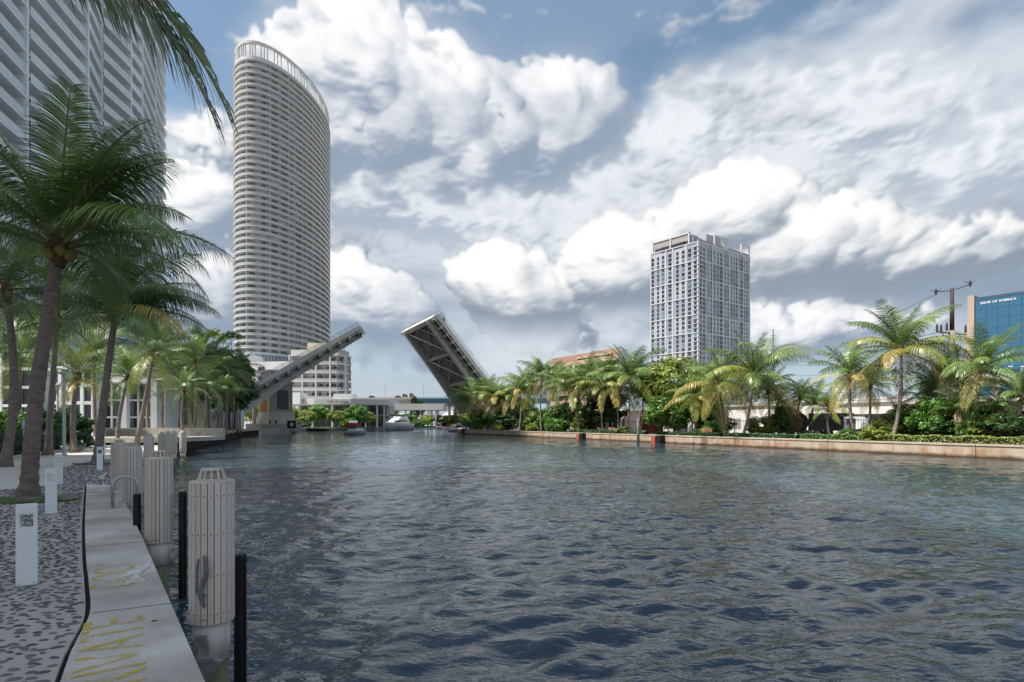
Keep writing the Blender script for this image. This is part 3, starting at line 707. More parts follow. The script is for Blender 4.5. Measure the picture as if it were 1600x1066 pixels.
# stage 0 young and upright ... stage 4 old and hanging
STG = [(1.35, .62, .55), (1.05, -.20, 1.2), (.70, -.78, 1.7), (.30, -1.12, 1.9), (-.35, -1.38, 1.4)]
FR = {}
def fronds(kind, stage, colour):
    key = (kind, stage, colour)
    if key not in FR:
        nl, w, sg, lm = {'near': (92, .032, 3, 1.04), 'mid': (52, .046, 3, .95), 'far': (36, .065, 3, .92)}[kind]
        cm = {'g': M_fg, 'd': M_fd, 'y': M_fy, 'o': M_fo, 'b': M_fb}[colour]
        e0, e1, dr = STG[stage]
        FR[key] = [frond('frond', cm, e0+.1*(q-1), e1+.12*(1-q), int(nl*(1, 1, .92, .78, .7)[stage]), w*(1, 1, .9, .72, .65)[stage], dr, 31*stage+7*q, sg, lmax=lm) for q in range(2)]
    return FR[key]
def palm(lb, base, crown, kind='mid', L=3.6, n=20, r0=.2, r1=.11, yellow=.0, seed=0, bow=.25, group=None, wind=0.0, stages=None, cols=None, nuts=4, name='coconut_palm'):
    r = random.Random(seed+100)
    base = Vector(base); cr = Vector(crown)-base
    t = empty(name, base, lb, 'palm tree', group)
    k = 14 if kind != 'near' else 46; pts = []; rad = []
    side = Vector((r.uniform(-1, 1), r.uniform(-.5, .5), 0)).normalized()*bow*(1 if r.random() < .5 else -1) if isinstance(bow, float) else Vector(bow)
    for i in range(k+1):
        s = i/k; pts.append(cr*s+side*math.sin(math.pi*s)*(1-.3*s)-Vector((0, 0, .12*(1-s))))
        ring = (1+.045*((i % 2)*2-1)+.03*math.sin(i*2.7)) if kind == 'near' else 1
        rad.append((r1+(r0-r1)*(1-s)**1.1+r0*.9*max(0, 1-s*8)**2)*ring)
    MB().tube(pts, rad, 16 if kind == 'near' else 10).obj('trunk', M_trunk, t, kind != 'near')
    hs = MB().lathe([(r1*.95, -.45), (r1*1.9, -.1), (r1*1.7, .15), (r1*.6, .45)], 9)
    hs.obj('crown_shaft', M_husk, t, True, loc=cr)
    for i in range(nuts):
        a = r.random()*6.28
        MB().lathe([(.02, -.13), (.10, -.07), (.115, 0), (.08, .09), (.02, .13)], 8).obj('coconut', M_coco, t, True, loc=cr+Vector((math.cos(a)*r1*2.1, math.sin(a)*r1*2.1, -.1-.15*r.random())))
    sts = stages or [0, 1, 2, 3, 4]
    for i in range(n):
        q = i/(n-1); st_ = sts[min(len(sts)-1, int(q**.9*len(sts)))]
        if cols: c = cols[st_]
        else:
            c = 'g' if st_ < 2 else ('g' if r.random() > yellow*.6 else 'y') if st_ == 2 else ('y' if r.random() < yellow*.75 else 'g') if st_ == 3 else ('o' if r.random() < yellow else ('y' if r.random() < .5 else 'd'))
            if st_ == 3 and r.random() < yellow*.4: c = 'o'
            if st_ == 4 and r.random() < .22: c = 'b'
        a = i*2.39996+r.uniform(-.45, .45)
        if wind: a = a-wind*math.sin(a)*.5
        s = L/4.0*r.uniform(.80, 1.12)*(.8 if st_ == 0 else 1)
        off = Vector((math.cos(a), math.sin(a), 0))*r1*.7+Vector((0, 0, .28-.5*q*.7))
        link('frond', fronds(kind, st_, c)[i % 2], t, cr+off, (r.uniform(-.3, .3), r.uniform(-.18, .18), a), (s, s, s))
    return t
# ------------------------------------------------------------------ broad-leaved trees
CR = {}
def crown_mesh(v, m, nleaf=5200, size=.085):
    key = (v, m.name)
    if key in CR: return CR[key]
    r = random.Random(v*17+3); mb = MB()
    cl = []
    for _ in range(46):
        while True:
            p = Vector((r.uniform(-1, 1), r.uniform(-1, 1), r.uniform(-.75, 1)))
            if .28 < p.length < .92: break
        cl.append((p, r.uniform(.16, .34)))
    for i in range(nleaf):
        c, rr = cl[int(r.random()*len(cl))]
        d = Vector((r.gauss(0, 1), r.gauss(0, 1), r.gauss(0, .75)+.25)).normalized()
        P = c+d*rr*(r.random()**.4)
        nrm = (d+Vector((r.uniform(-.7, .7), r.uniform(-.7, .7), r.uniform(-.2, .9)))).normalized()
        a = nrm.orthogonal().normalized(); a = Matrix.Rotation(r.random()*6.28, 3, nrm) @ a; b = nrm.cross(a)
        s = size*r.uniform(.6, 1.25)
        mb.add([P-a*s, P-b*s*.45+nrm*s*.1, P+a*s, P+b*s*.45+nrm*s*.1], [(0, 1, 2, 3)])
    CR[key] = mb.mesh('crown', m); return CR[key]
def tree(lb, base, h, rx, rz, v=0, m=None, group=None, tr=.16, name='broadleaf_tree', ry=None):
    m = m or M_lg; r = random.Random(v*5+int(base[0]*7))
    t = empty(name, base, lb, 'tree', group)
    cz = h-rz; mb = MB()
    top = Vector((r.uniform(-.3, .3), r.uniform(-.3, .3), cz))
    mb.tube([(0, 0, -.1), (top.x*.4, top.y*.4, cz*.5), top], [tr*1.25, tr*.9, tr*.45], 8)
    for k in range(6):
        a = k*1.05+r.random(); q = r.uniform(.4, .75)
        mb.tube([top*q, top*q+Vector((math.cos(a)*rx*.35, math.sin(a)*rx*.35, rz*.25)), top+Vector((math.cos(a)*rx*.62, math.sin(a)*rx*.62, rz*r.uniform(-.2, .4)))], [tr*.5, tr*.3, tr*.1], 5)
    mb.obj('trunk', M_bark, t, True)
    link('crown', crown_mesh(v, m), t, (0, 0, cz), (0, 0, r.random()*6), (rx, ry or rx, rz))
    return t
def bush(lb, base, rx, ry, rz, v=0, m=None, group=None, name='bush', cat='bush'):
    t = empty(name, base, lb, cat, group)
    link('foliage', crown_mesh(v % 4, m or M_lg), t, (0, 0, rz*.72), (0, 0, v*1.3), (rx, ry, rz))
    mb = MB()
    for k in range(4): mb.tube([(0, 0, -.05), (rx*.3*math.cos(k*1.6), ry*.3*math.sin(k*1.6), rz*.8)], [.05, .02], 5)
    mb.obj('stems', M_bark, t)
    return t
def hedge(lb, p, q, w, h, dens, size, m, seed=0, z=None, name='hedge'):
    r = random.Random(seed); p = Vector(p); q = Vector(q); d = q-p; L_ = d.length; d.normalize(); nrm = Vector((-d.y, d.x))
    mb = MB(); n = int(L_*dens)
    for i in range(n):
        u = r.random()*L_; a = r.uniform(-1, 1); b = r.random()
        if r.random() < .5: a = math.copysign(1-.12*r.random(), a)
        else: b = 1-.14*r.random()
        hh = h*(1+.07*math.sin(u*2.1+seed)+.06*math.sin(u*5.3))
        P = Vector((p.x+d.x*u+nrm.x*a*w/2, p.y+d.y*u+nrm.y*a*w/2, b*hh))
        nn = Vector((nrm.x*a+r.uniform(-.8, .8), nrm.y*a+r.uniform(-.8, .8), b*.8+r.uniform(-.4, .9))).normalized()
        x = nn.orthogonal().normalized(); x = Matrix.Rotation(r.random()*6.28, 3, nn) @ x; y = nn.cross(x); s = size*r.uniform(.6, 1.3)
        P = P-Vector((p.x, p.y, 0))
        mb.add([P-x*s, P-y*s*.45, P+x*s, P+y*s*.45], [(0, 1, 2, 3)])
    t = empty(name, (p.x, p.y, z), lb, 'hedge')
    mb.obj('foliage', m, t)
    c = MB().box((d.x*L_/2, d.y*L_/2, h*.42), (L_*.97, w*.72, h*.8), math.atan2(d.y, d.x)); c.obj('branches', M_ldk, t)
    return t
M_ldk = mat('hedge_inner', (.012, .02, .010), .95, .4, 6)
# ------------------------------------------------------------------ left bank: the two near palms and the one overhead
palm('large coconut palm with a leaning brown trunk in the left foreground', (-10.42, 12.4, DOCK), (-9.75, 12.4, 6.35), 'near', 3.75, 23, .165, .108, seed=3, bow=(-.12, 0, 0), wind=.7,
     stages=[0, 0, 1, 1, 1, 2, 2, 3], cols={0: 'g', 1: 'g', 2: 'g', 3: 'd', 4: 'd'}, nuts=7)
palm('slender second coconut palm with a yellow drooping frond, beside the fourth bollard light', (-17.0, 23.6, DOCK), (-16.25, 23.6, 7.05), 'near', 4.1, 24, .17, .11, seed=12, bow=(-.05, 0, 0), wind=.8,
     stages=[0, 1, 1, 2, 2, 3], cols={0: 'g', 1: 'g', 2: 'd', 3: 'd', 4: 'd'}, nuts=4)
P2 = bpy.data.objects['coconut_palm.001']
link('frond', fronds('near', 3, 'o')[0], P2, (.9, -.3, 6.25), (0, 0, -.35), (1.0, 1.0, 1.0))['label'] = 'yellow drooping frond'
link('frond', fronds('near', 2, 'd')[0], P2, (.75, 0, 6.3), (.1, 0, -.15), (1.1, 1.1, 1.1))
link('frond', fronds('near', 2, 'd')[1], P2, (.75, 0, 6.3), (-.1, .05, .35), (1.05, 1.05, 1.05))
ov = palm('coconut palm frond hanging into the top left of the view, its trunk beside the camera', (-6.6, 4.3, DOCK), (-6.5, 4.45, 7.25), 'near', 3.9, 7, .2, .13, seed=40, bow=(-.3, 0, 0), stages=[1, 2], cols={1: 'd', 2: 'd'}, nuts=3)
for c_ in list(ov.children):
    if c_.name.startswith('frond'): bpy.data.objects.remove(c_)
for a_, st_, s_ in ((2.2, 1, .9), (3.2, 2, .95), (4.2, 1, .95), (5.1, 2, .9)):
    link('frond', fronds('near', st_, 'd')[0], ov, (.1, .15, 6.4), (0, 0, a_), (s_, s_, s_))
FRH = frond('frond', M_fd, .42, -1.28, 92, .042, 1.3, 77, 3, L=4.6, lmax=1.0, pw=1.0, sway=.0)
link('frond', FRH, ov, (.25, .19, 6.35), (0, 0, .42), (1, 1, 1))
link('frond', FRH, ov, (.2, .25, 6.45), (.1, 0, .50), (.97, .97, .97))
# grass rings
for (x, y, s_, lb) in [(-10.4, 12.35, 1.0, 'grass ring at the foot of the near palm'), (-16.9, 23.5, .95, 'grass patch at the foot of the second palm')]:
    o = MB().prism([(x+s_*(1+.1*math.sin(k*2.3))*math.cos(k*.35), y+s_*.55*math.sin(k*.35)) for k in range(18)], DOCK, DOCK+.03).obj('grass_patch', M_grass); tag(o, kind='stuff')
# ------------------------------------------------------------------ left bank: the grove towards the bridge
grp = 'palms of the left bank grove'
LP = [ # px base, py(crown), px crown, distance, L, label
 (212, 552, 240, 41, 3.7, 'leaning dark-trunked palm behind the pilings'),
 (118, 590, 122, 33, 2.6, 'short bright green palm with sunlit fronds beside the lamp posts'),
 (183, 590, 200, 45, 3.4, 'shorter palm left of the leaning dark-trunked palm'),
 (232, 570, 236, 56, 3.6, 'palm in front of the glass lobby, right of the leaning one'),
 (300, 565, 305, 58, 3.9, 'tall palm at the left end of the riverside grove'),
 (318, 600, 320, 62, 3.4, 'low palm in front of the riverside grove'),
 (328, 560, 332, 74, 4.2, 'tall palm in the middle of the riverside grove'),
 (350, 585, 352, 78, 4.0, 'palm in the riverside grove with drooping yellowish fronds'),
 (362, 590, 366, 92, 4.4, 'palm near the bridge end of the riverside grove'),
 (268, 545, 272, 66, 4.0, 'tall palm behind the yellow frond at the back of the grove'),
 (290, 610, 288, 52, 2.9, 'small palm at the front left of the grove'),
 (342, 615, 344, 66, 3.0, 'small palm leaning over the parapet'),
 (20, 560, 30, 33, 3.2, 'palm at the left edge in front of the white building'),
 (6, 455, 10, 22, 3.4, 'palm at the far left edge behind the large near palm'),
 (75, 500, 90, 30, 3.6, 'palm directly behind the large near palm trunk'),
 (255, 575, 258, 60, 4.0, 'dense palm behind the leaning dark-trunked palm'),
 (310, 545, 316, 84, 4.6, 'tallest palm at the back of the riverside grove'),
 (338, 575, 341, 70, 4.0, 'dense palm in the middle of the riverside grove'),
 (372, 575, 376, 98, 4.8, 'palm rising above the trees beside the bridge leaf'),
 (376, 612, 378, 104, 3.4, 'palm at the last corner before the bridge quay'),
 (356, 612, 360, 86, 4.0, 'low palm near the bridge end of the grove'),
 (280, 585, 284, 64, 4.0, 'palm with hanging fronds at the left of the grove'),
 (150, 560, 148, 48, 4.0, 'palm behind the bright green sunlit palm'),
 (305, 620, 300, 72, 3.6, 'low palm behind the parapet in the grove'),
 (160, 500, 165, 60, 4.6, 'tall palm behind the second coconut palm'),
 (55, 530, 60, 40, 3.8, 'palm in front of the white glazed building'),
 (222, 520, 226, 70, 4.6, 'tall palm in front of the condominium tower foot')]
for i, (pb, pc, pxc, d, L_, lb) in enumerate(LP):
    b = at(pb, 662, d); c = at(pxc, pc, d); zb = DOCK if d < 50 else 1.0
    bright = i == 1
    palm(lb, (b.x, d, zb), c, 'mid' if d < 60 else 'far', L_, 19 if not bright else 16, .17, .10, yellow=.35 if i in (7, 1, 3) else .05, seed=i*9+1, bow=.3, group=grp,
         cols=None if i in (7, 3) else ({0: 'y', 1: 'g', 2: 'g', 3: 'g', 4: 'o'} if bright else {0: 'g', 1: 'd', 2: 'd', 3: 'd', 4: 'd' if i % 3 else 'y'}), nuts=2)
for i, (px, top, d, rx, rz, lb) in enumerate([(358, 562, 100, 5.5, 4.8, 'dark broad tree overhanging the water at the end of the grove'), (346, 545, 108, 5.5, 4.5, 'dark tree behind the riverside palms'),
     (318, 540, 95, 5.5, 4.5, 'dark tree at the back of the riverside grove'), (275, 560, 82, 4.5, 4.2, 'dark tree between the lobby and the grove'), (366, 588, 104, 3.0, 3.2, 'small dark tree touching the left bridge leaf')]):
    p = at(px, top, d); tree(lb, (p.x, d, 1.0), p.z-1, rx, rz, i, M_ld, 'dark trees of the left bank grove', .22)
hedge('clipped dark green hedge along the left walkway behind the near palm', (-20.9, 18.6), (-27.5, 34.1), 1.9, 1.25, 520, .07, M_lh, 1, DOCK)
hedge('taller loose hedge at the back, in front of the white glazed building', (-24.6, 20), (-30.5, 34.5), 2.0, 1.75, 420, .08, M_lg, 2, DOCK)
o = MB().prism([(-20.0, 18.9), (-26.55, 34.4), (-26.7, 34.35), (-20.15, 18.8)], DOCK-.01, DOCK+.14).obj('hedge_kerb', M_conc); tag(o, 'low concrete kerb at the foot of the clipped hedge', 'kerb')
for i, (px, d, s_, lb, m_) in enumerate([(15, 30, 1.3, 'light green shrub at the left edge above the hedge', M_lg), (40, 33, 1.1, 'bright shrub behind the left hedge', M_lg), (118, 36, 1.25, 'round shrub in a planter beside the tall lamp post', M_lh),
     (70, 34, 1.3, 'dark shrub behind the large palm trunk', M_lh), (100, 38, 1.6, 'tall dark shrub between the two lamp posts', M_lh)]):
    p = at(px, 662, d); bush(lb, (p.x, d, DOCK+(.35 if i == 2 else .5)), s_, s_*.9, s_*.95, i, m_, 'shrubs by the hedge')
p_ = at(118, 662, 36)
t = empty('planter_pot', (p_.x, 36, DOCK), 'low grey concrete planter under the round shrub', 'planter'); MB().lathe([(.35, 0), (.5, .1), (.55, .42), (.46, .44)], 16).obj('bowl', M_conc, t, True)
# ------------------------------------------------------------------ helper for many alike pieces
def pieces(name, parent, mesh_for, items, limit=300, key=None):
    """items: (location, rot z, scale, variant); the first 300 are parts, the rest one joined part"""
    if key: items = sorted(items, key=key)
    rest = {}
    for i, (l, rz, sc, v) in enumerate(items):
        me = mesh_for[v]
        if i < limit: link(name, me, parent, l, (0, 0, rz), sc)
        else: rest.setdefault(v, []).append((l, rz, sc))
    for v, lst in rest.items():
        me = mesh_for[v]; mb = MB(); vs = [x.co.copy() for x in me.vertices]; fs = [tuple(p.vertices) for p in me.polygons]
        for l, rz, sc in lst:
            c, s = math.cos(rz), math.sin(rz)
            mb.add([(l[0]+p.x*sc[0]*c-p.y*sc[1]*s, l[1]+p.x*sc[0]*s+p.y*sc[1]*c, l[2]+p.z*sc[2]) for p in vs], fs)
        o = mb.obj(name+'_field', list(me.materials), parent); o['kind'] = 'stuff'
def box_mesh(name, m, d=(1, 1, 1)): return MB().box((0, 0, 0), d).mesh(name, m)
# ------------------------------------------------------------------ left condominium tower
def condo():
    t = empty('condominium_tower', (-90, 100, 1), 'tall grey-white condominium tower with long slanting balconies at the left edge', 'tower')
    O = Vector((-90, 100))
    mw = mat('condo_wall', (.68, .73, .78), .6, .05, .3); ms = mat('condo_slab', (.66, .72, .78), .7, .06, .4)
    FH = 3.2; N0 = 16.0; NF = 36
    bays = [((-62.2, 58), (-64.0, 67)), ((-64.2, 67.6), (-67.8, 80.4)), ((-68.6, 82.2), (-71.5, 97.0)), ((-71.9, 97.6), (-75.9, 106.8)), ((-75.7, 107.0), (-76.2, 115.3)),
            ((-76.6, 115.8), (-77.6, 121.0)), ((-77.8, 121.2), (-83.6, 135.4)), ((-84.0, 135.8), (-90.0, 150.0))]
    core = []
    dep = 2.3
    for bi, (p, q) in enumerate(bays):
        p = Vector(p); q = Vector(q); d = (q-p); L_ = d.length; d.normalize(); n = Vector((-d.y, d.x))
        if n.x > 0: n = -n
        a, b = p+n*dep, q+n*dep
        core += [a, b]
        quad = [p-O, q-O, b-O+d*.0, a-O]
        sm = MB().prism([(v.x, v.y) for v in quad], 0, .26).mesh('balcony_slab', ms)
        ang = math.atan2(d.y, d.x); c = (p+q)/2-O-(-n)*.0
        k = max(3, int(L_/1.7)); rail = MB(); rail.cur = 0
        for j in range(k):
            u0, u1 = L_*j/k+.04, L_*(j+1)/k-.04
            pc = p-O+d*((u0+u1)/2)+n*.08
            rail.box((pc.x, pc.y, .26+.62), (u1-u0, .03, 1.0), ang)
        rail.cur = 1
        pc = p-O+d*(L_/2)+n*.08
        rail.box((pc.x, pc.y, 1.41), (L_-.1, .06, .05), ang)
        for j in range(k+1):
            pj = p-O+d*min(L_-.05, max(.05, L_*j/k))+n*.08; rail.box((pj.x, pj.y, .83), (.05, .05, 1.12), ang)
        rm = rail.mesh('railing', [M_rail, mw])
        win = MB(); nw = max(1, int(L_/4.2))
        for j in range(nw):
            pj = a-O+d*(L_*(j+.5)/nw)+(-n)*.03; win.box((pj.x, pj.y, .26+1.25), (L_/nw*.62, .05, 2.3), ang)
        wm = win.mesh('balcony_door', M_glassdk)
        for f in range(NF):
            z = N0+f*FH-1
            # storeys that rise above the frame's view are still built
            link('balcony_slab', sm, t, (0, 0, z)); link('railing', rm, t, (0, 0, z)); link('balcony_door', wm, t, (0, 0, z))
        # fin wall at the end of the bay
        if bi in (1, 2, 3, 4, 5, 6):
            fq = q-O+n*(dep/2)+d*.15
            MB().box((fq.x, fq.y, N0-1+NF*FH/2), (.28, dep+(.35 if bi in (1, 2) else .0), NF*FH+2), ang).obj('fin_wall', mw, t)
    poly = [(v-O) for v in core]+[Vector((-112, 155))-O, Vector((-100, 52))-O]
    MB().prism([(v.x, v.y) for v in poly], -1, N0+NF*FH).obj('core', mw, t)
    pol2 = [(p[0]-O.x+.5, p[1]-O.y) for b in bays for p in b]+[(-22, 55), (-10, -48)]
    MB().prism(pol2, N0+NF*FH-1, N0+NF*FH+.6).obj('roof_slab', ms, t)
    pol3 = [(p[0]-O.x+.2, p[1]-O.y) for b in bays for p in b]+[(-22, 55), (-10, -48)]
    MB().prism(pol3, N0-5.0, N0-1.2).obj('podium_band', mw, t)
condo()
# unseen tower block added left of the frame to shade the dock
def shade_block():
    t = empty('added_shade_block', (-62, -12, 1), 'grey-white tower block added outside the left of the view to shade the dock', 'tower')
    mw = MATS['condo_wall']; ms = MATS['condo_slab']
    MB().b2(-14, 9, -22, 24, -1, 114).obj('core', mw, t)
    sm = MB().b2(8.8, 11, -22, 24, 0, .26).mesh('balcony_slab', ms); rm = MB().b2(10.85, 10.9, -21.9, 23.9, .3, 1.35).mesh('railing', M_rail)
    for f in range(32): link('balcony_slab', sm, t, (0, 0, 12+f*3.2)); link('railing', rm, t, (0, 0, 12+f*3.2))
shade_block()
# ------------------------------------------------------------------ low glazed building and lobby on the left
def glazed(name, lb, x0, x1, y, z0, z1, nx, nz, depth, m, mg, mull=.12, sill=.4, cols=None):
    t = empty(name, ((x0+x1)/2, y, z0), lb, 'building'); w = x1-x0; h = z1-z0
    MB().b2(-w/2, w/2, .25, depth, -.5, h).obj('wall', m, t)
    pw, ph = w/nx, (h-sill)/nz
    for i in range(nx):
        for j in range(nz):
            p = MB().b2(-pw/2+mull, pw/2-mull, -.02, .03, -ph/2+mull, ph/2-mull).obj('window_pane', mg, t, loc=(-w/2+pw*(i+.5), .17, sill+ph*(j+.5)))
    fr = MB()
    for i in range(nx+1): fr.b2(-w/2+pw*i-mull, -w/2+pw*i+mull, 0, .27, 0, h)
    for j in range(nz+1): fr.b2(-w/2, w/2, .02, .26, sill+ph*j-mull, sill+ph*j+mull)
    fr.obj('frame', m, t)
    return t
mfr = mat('pavilion_white', (.66, .69, .72), .6, .05, .5)
glazed('glazed_building', 'low white building with square dark windows behind the left hedge', -35.0, -31.3, 38, .9, 8.6, 3, 6, 1.4, mfr, M_glassdk, .09)
MB().b2(-3.0, 0, -.6, 1.6, -.5, 9.4).obj('white_pier', mfr, bpy.data.objects['glazed_building'], loc=(-1.9, .3, 0))
glazed('glazed_annex', 'white annex with small dark windows behind the lamp posts', -41.2, -36.4, 50, .9, 7.4, 5, 4, 1.6, mfr, M_glassdk, .14)
glazed('lobby_building', 'glazed lobby with white columns behind the palms', -47.4, -37.4, 62, 1.0, 6.9, 7, 3, 3, mfr, M_glassdk, .10)
lob = bpy.data.objects['lobby_building']
for x in (-5.0, -1.8, 1.4, 4.6): MB().b2(x-.3, x+.3, -1.2, -.6, -.1, 6.4).obj('column', mfr, lob)
MB().b2(-6.5, 5.2, -1.8, 3, 5.9, 7.0).obj('fascia', mfr, lob); MB().b2(-6, 4.6, 0, 3, 7.0, 8.0).obj('upper_wall', mat('grey_wall', (.42, .45, .48), .7, .08, .5), lob)
y_ = empty('yellow_building', (-47.8, 82, 1), 'pale yellow low building behind the grove trunks', 'building')
MB().b2(-2.4, 2.4, 0, 5, -.5, 4.6).obj('wall', mat('pale_yellow', (.55, .50, .30), .8, .08, .4), y_)
for k in range(2): MB().b2(-1.7+k*2, -.4+k*2, -.06, .1, 1.4, 3.4).obj('window', M_glassdk, y_)
MB().b2(-2.6, 2.6, -.3, 5.2, 4.6, 4.9).obj('roof', mfr, y_)
w_ = empty('white_kiosk', (-54.4, 112, 1), 'plain white kiosk tower at the water end of the grove', 'building')
MB().b2(-1.6, 1.6, -1.6, 1.6, -.5, 8.5).obj('wall', mfr, w_); MB().b2(-1.75, 1.75, -1.75, 1.75, 8.5, 8.8).obj('roof', mfr, w_)
MB().b2(-.5, .5, -1.66, -1.5, .1, 2.2).obj('door', mat('kiosk_door', (.25, .28, .3), .6), w_)
# ------------------------------------------------------------------ curved white tower
def curved():
    cx, cy, A, B = -128, 327, 20, 47
    t = empty('curved_tower', (cx, cy, 1), 'very tall white tower with a rounded plan and wrap-around balconies', 'tower')
    mw = mat('tower_white', (.475, .475, .475), .65, .05, .1); mc = mat('tower_core', (.38, .38, .385), .7, .08, .1)
    n = 96
    def ell(k): return [((A+k)*math.cos(2*math.pi*i/n), (B+k)*math.sin(2*math.pi*i/n)) for i in range(n)]
    Z0, FH, NF = 35.5, 3.12, 46
    top = Z0+NF*FH
    MB().prism(ell(-1.5), 0, top).obj('core', mc, t)
    slab = MB().prism(ell(0), -.17, .17).mesh('balcony_slab', mw)
    rail = MB(); o, i_ = ell(-.06), ell(-.14)
    for k in range(n):
        k2 = (k+1) % n; vs = []
        for z in (.17, 1.12):
            vs += [(*o[k], z), (*o[k2], z), (*i_[k2], z), (*i_[k], z)]
        rail.add(vs, [(0, 1, 5, 4), (2, 3, 7, 6), (4, 5, 6, 7)])
    rm = rail.mesh('railing', mat('tower_rail', (.33, .35, .36), .25, .05, .05, spec=.5, orand=.08))
    for f in range(NF+1):
        z = Z0+f*FH; link('balcony_slab', slab, t, (0, 0, z))
        if f < NF: link('railing', rm, t, (0, 0, z))
    # windows, door-high, on the side towards the river; partitions between flats
    wins = []; part = MB()
    gl = [box_mesh('window', M_glassdk), box_mesh('window', M_glassbl), box_mesh('window', mat('tower_curtain', (.34, .36, .37), .6, .1, .3, orand=.3))]
    r = random.Random(5); s = 0; ang = []
    th = -2.9
    while th < .75:
        ang.append(th); ds = math.hypot(A*math.sin(th), B*math.cos(th)); th += 5.2/ds
    for j, th in enumerate(ang):
        x, y = (A-1.48)*math.cos(th), (B-1.48)*math.sin(th); rz = math.atan2(math.sin(th)/B, math.cos(th)/A)+math.pi/2
        wv = r.choice([2.0, 2.6, 3.2, 3.4, 2.2])
        for f in range(NF):
            u = r.random(); v = 0 if u < .58 else 1 if u < .8 else 2
            if f < 16 and u > .35: v = 1
            wins.append(((x, y, Z0+f*FH+.17+1.2), rz, (wv*r.uniform(.85, 1.1), .16, 2.35), v))
        if j % 2 == 0:
            th2 = th+2.6/math.hypot(A*math.sin(th), B*math.cos(th))
            x, y = (A-1.1)*math.cos(th2), (B-1.1)*math.sin(th2); nz = math.atan2(math.sin(th2)/B, math.cos(th2)/A)
            part.box((x, y, (Z0+top)/2), (1.8, .22, top-Z0), nz)
    pieces('window', t, gl, wins, key=lambda w: w[0][2])
    part.obj('partition_walls', mw, t)['kind'] = 'stuff'
    # crown: fins and a ring beam
    fm = box_mesh('crown_fin', mw, (.7, .45, 6.6)); e = ell(-1.2)
    for k in range(0, n, 1): 
        if k % 4 == 3: continue
        link('crown_fin', fm, t, (*e[k], top+1.8+3.3), (0, 0, math.atan2(e[k][1]/B, e[k][0]/A)))
    MB().prism(ell(-.4), top+.17, top+1.8).obj('parapet', mw, t)
    ring = MB(); o, i_ = ell(-.6), ell(-2.0)
    for k in range(n):
        k2 = (k+1) % n; vs = [(*q, z) for z in (top+8.2, top+9.4) for q in (o[k], o[k2], i_[k2], i_[k])]
        ring.add(vs, [(0, 1, 5, 4), (2, 3, 7, 6), (4, 5, 6, 7), (3, 2, 1, 0)])
    ring.obj('ring_beam', mw, t)
    MB().prism([(.45*x, .5*y) for x, y in ell(0)], top+.1, top+3.5).obj('roof_plant', mc, t)
    # glazed storey at the foot
    MB().prism([(x*1.0, y*1.0) for x, y in ell(-.5)], 30.6, 35.2).obj('glazed_storey', M_glassbl, t)
    e = ell(-.35); mm = box_mesh('mullion', mw, (.3, .25, 4.6))
    for k in range(0, n, 1): link('mullion', mm, t, (*e[k], 32.9), (0, 0, math.atan2(e[k][1], e[k][0])))
    MB().prism(ell(.6), 29.6, 30.6).obj('base_slab', mw, t)
curved()
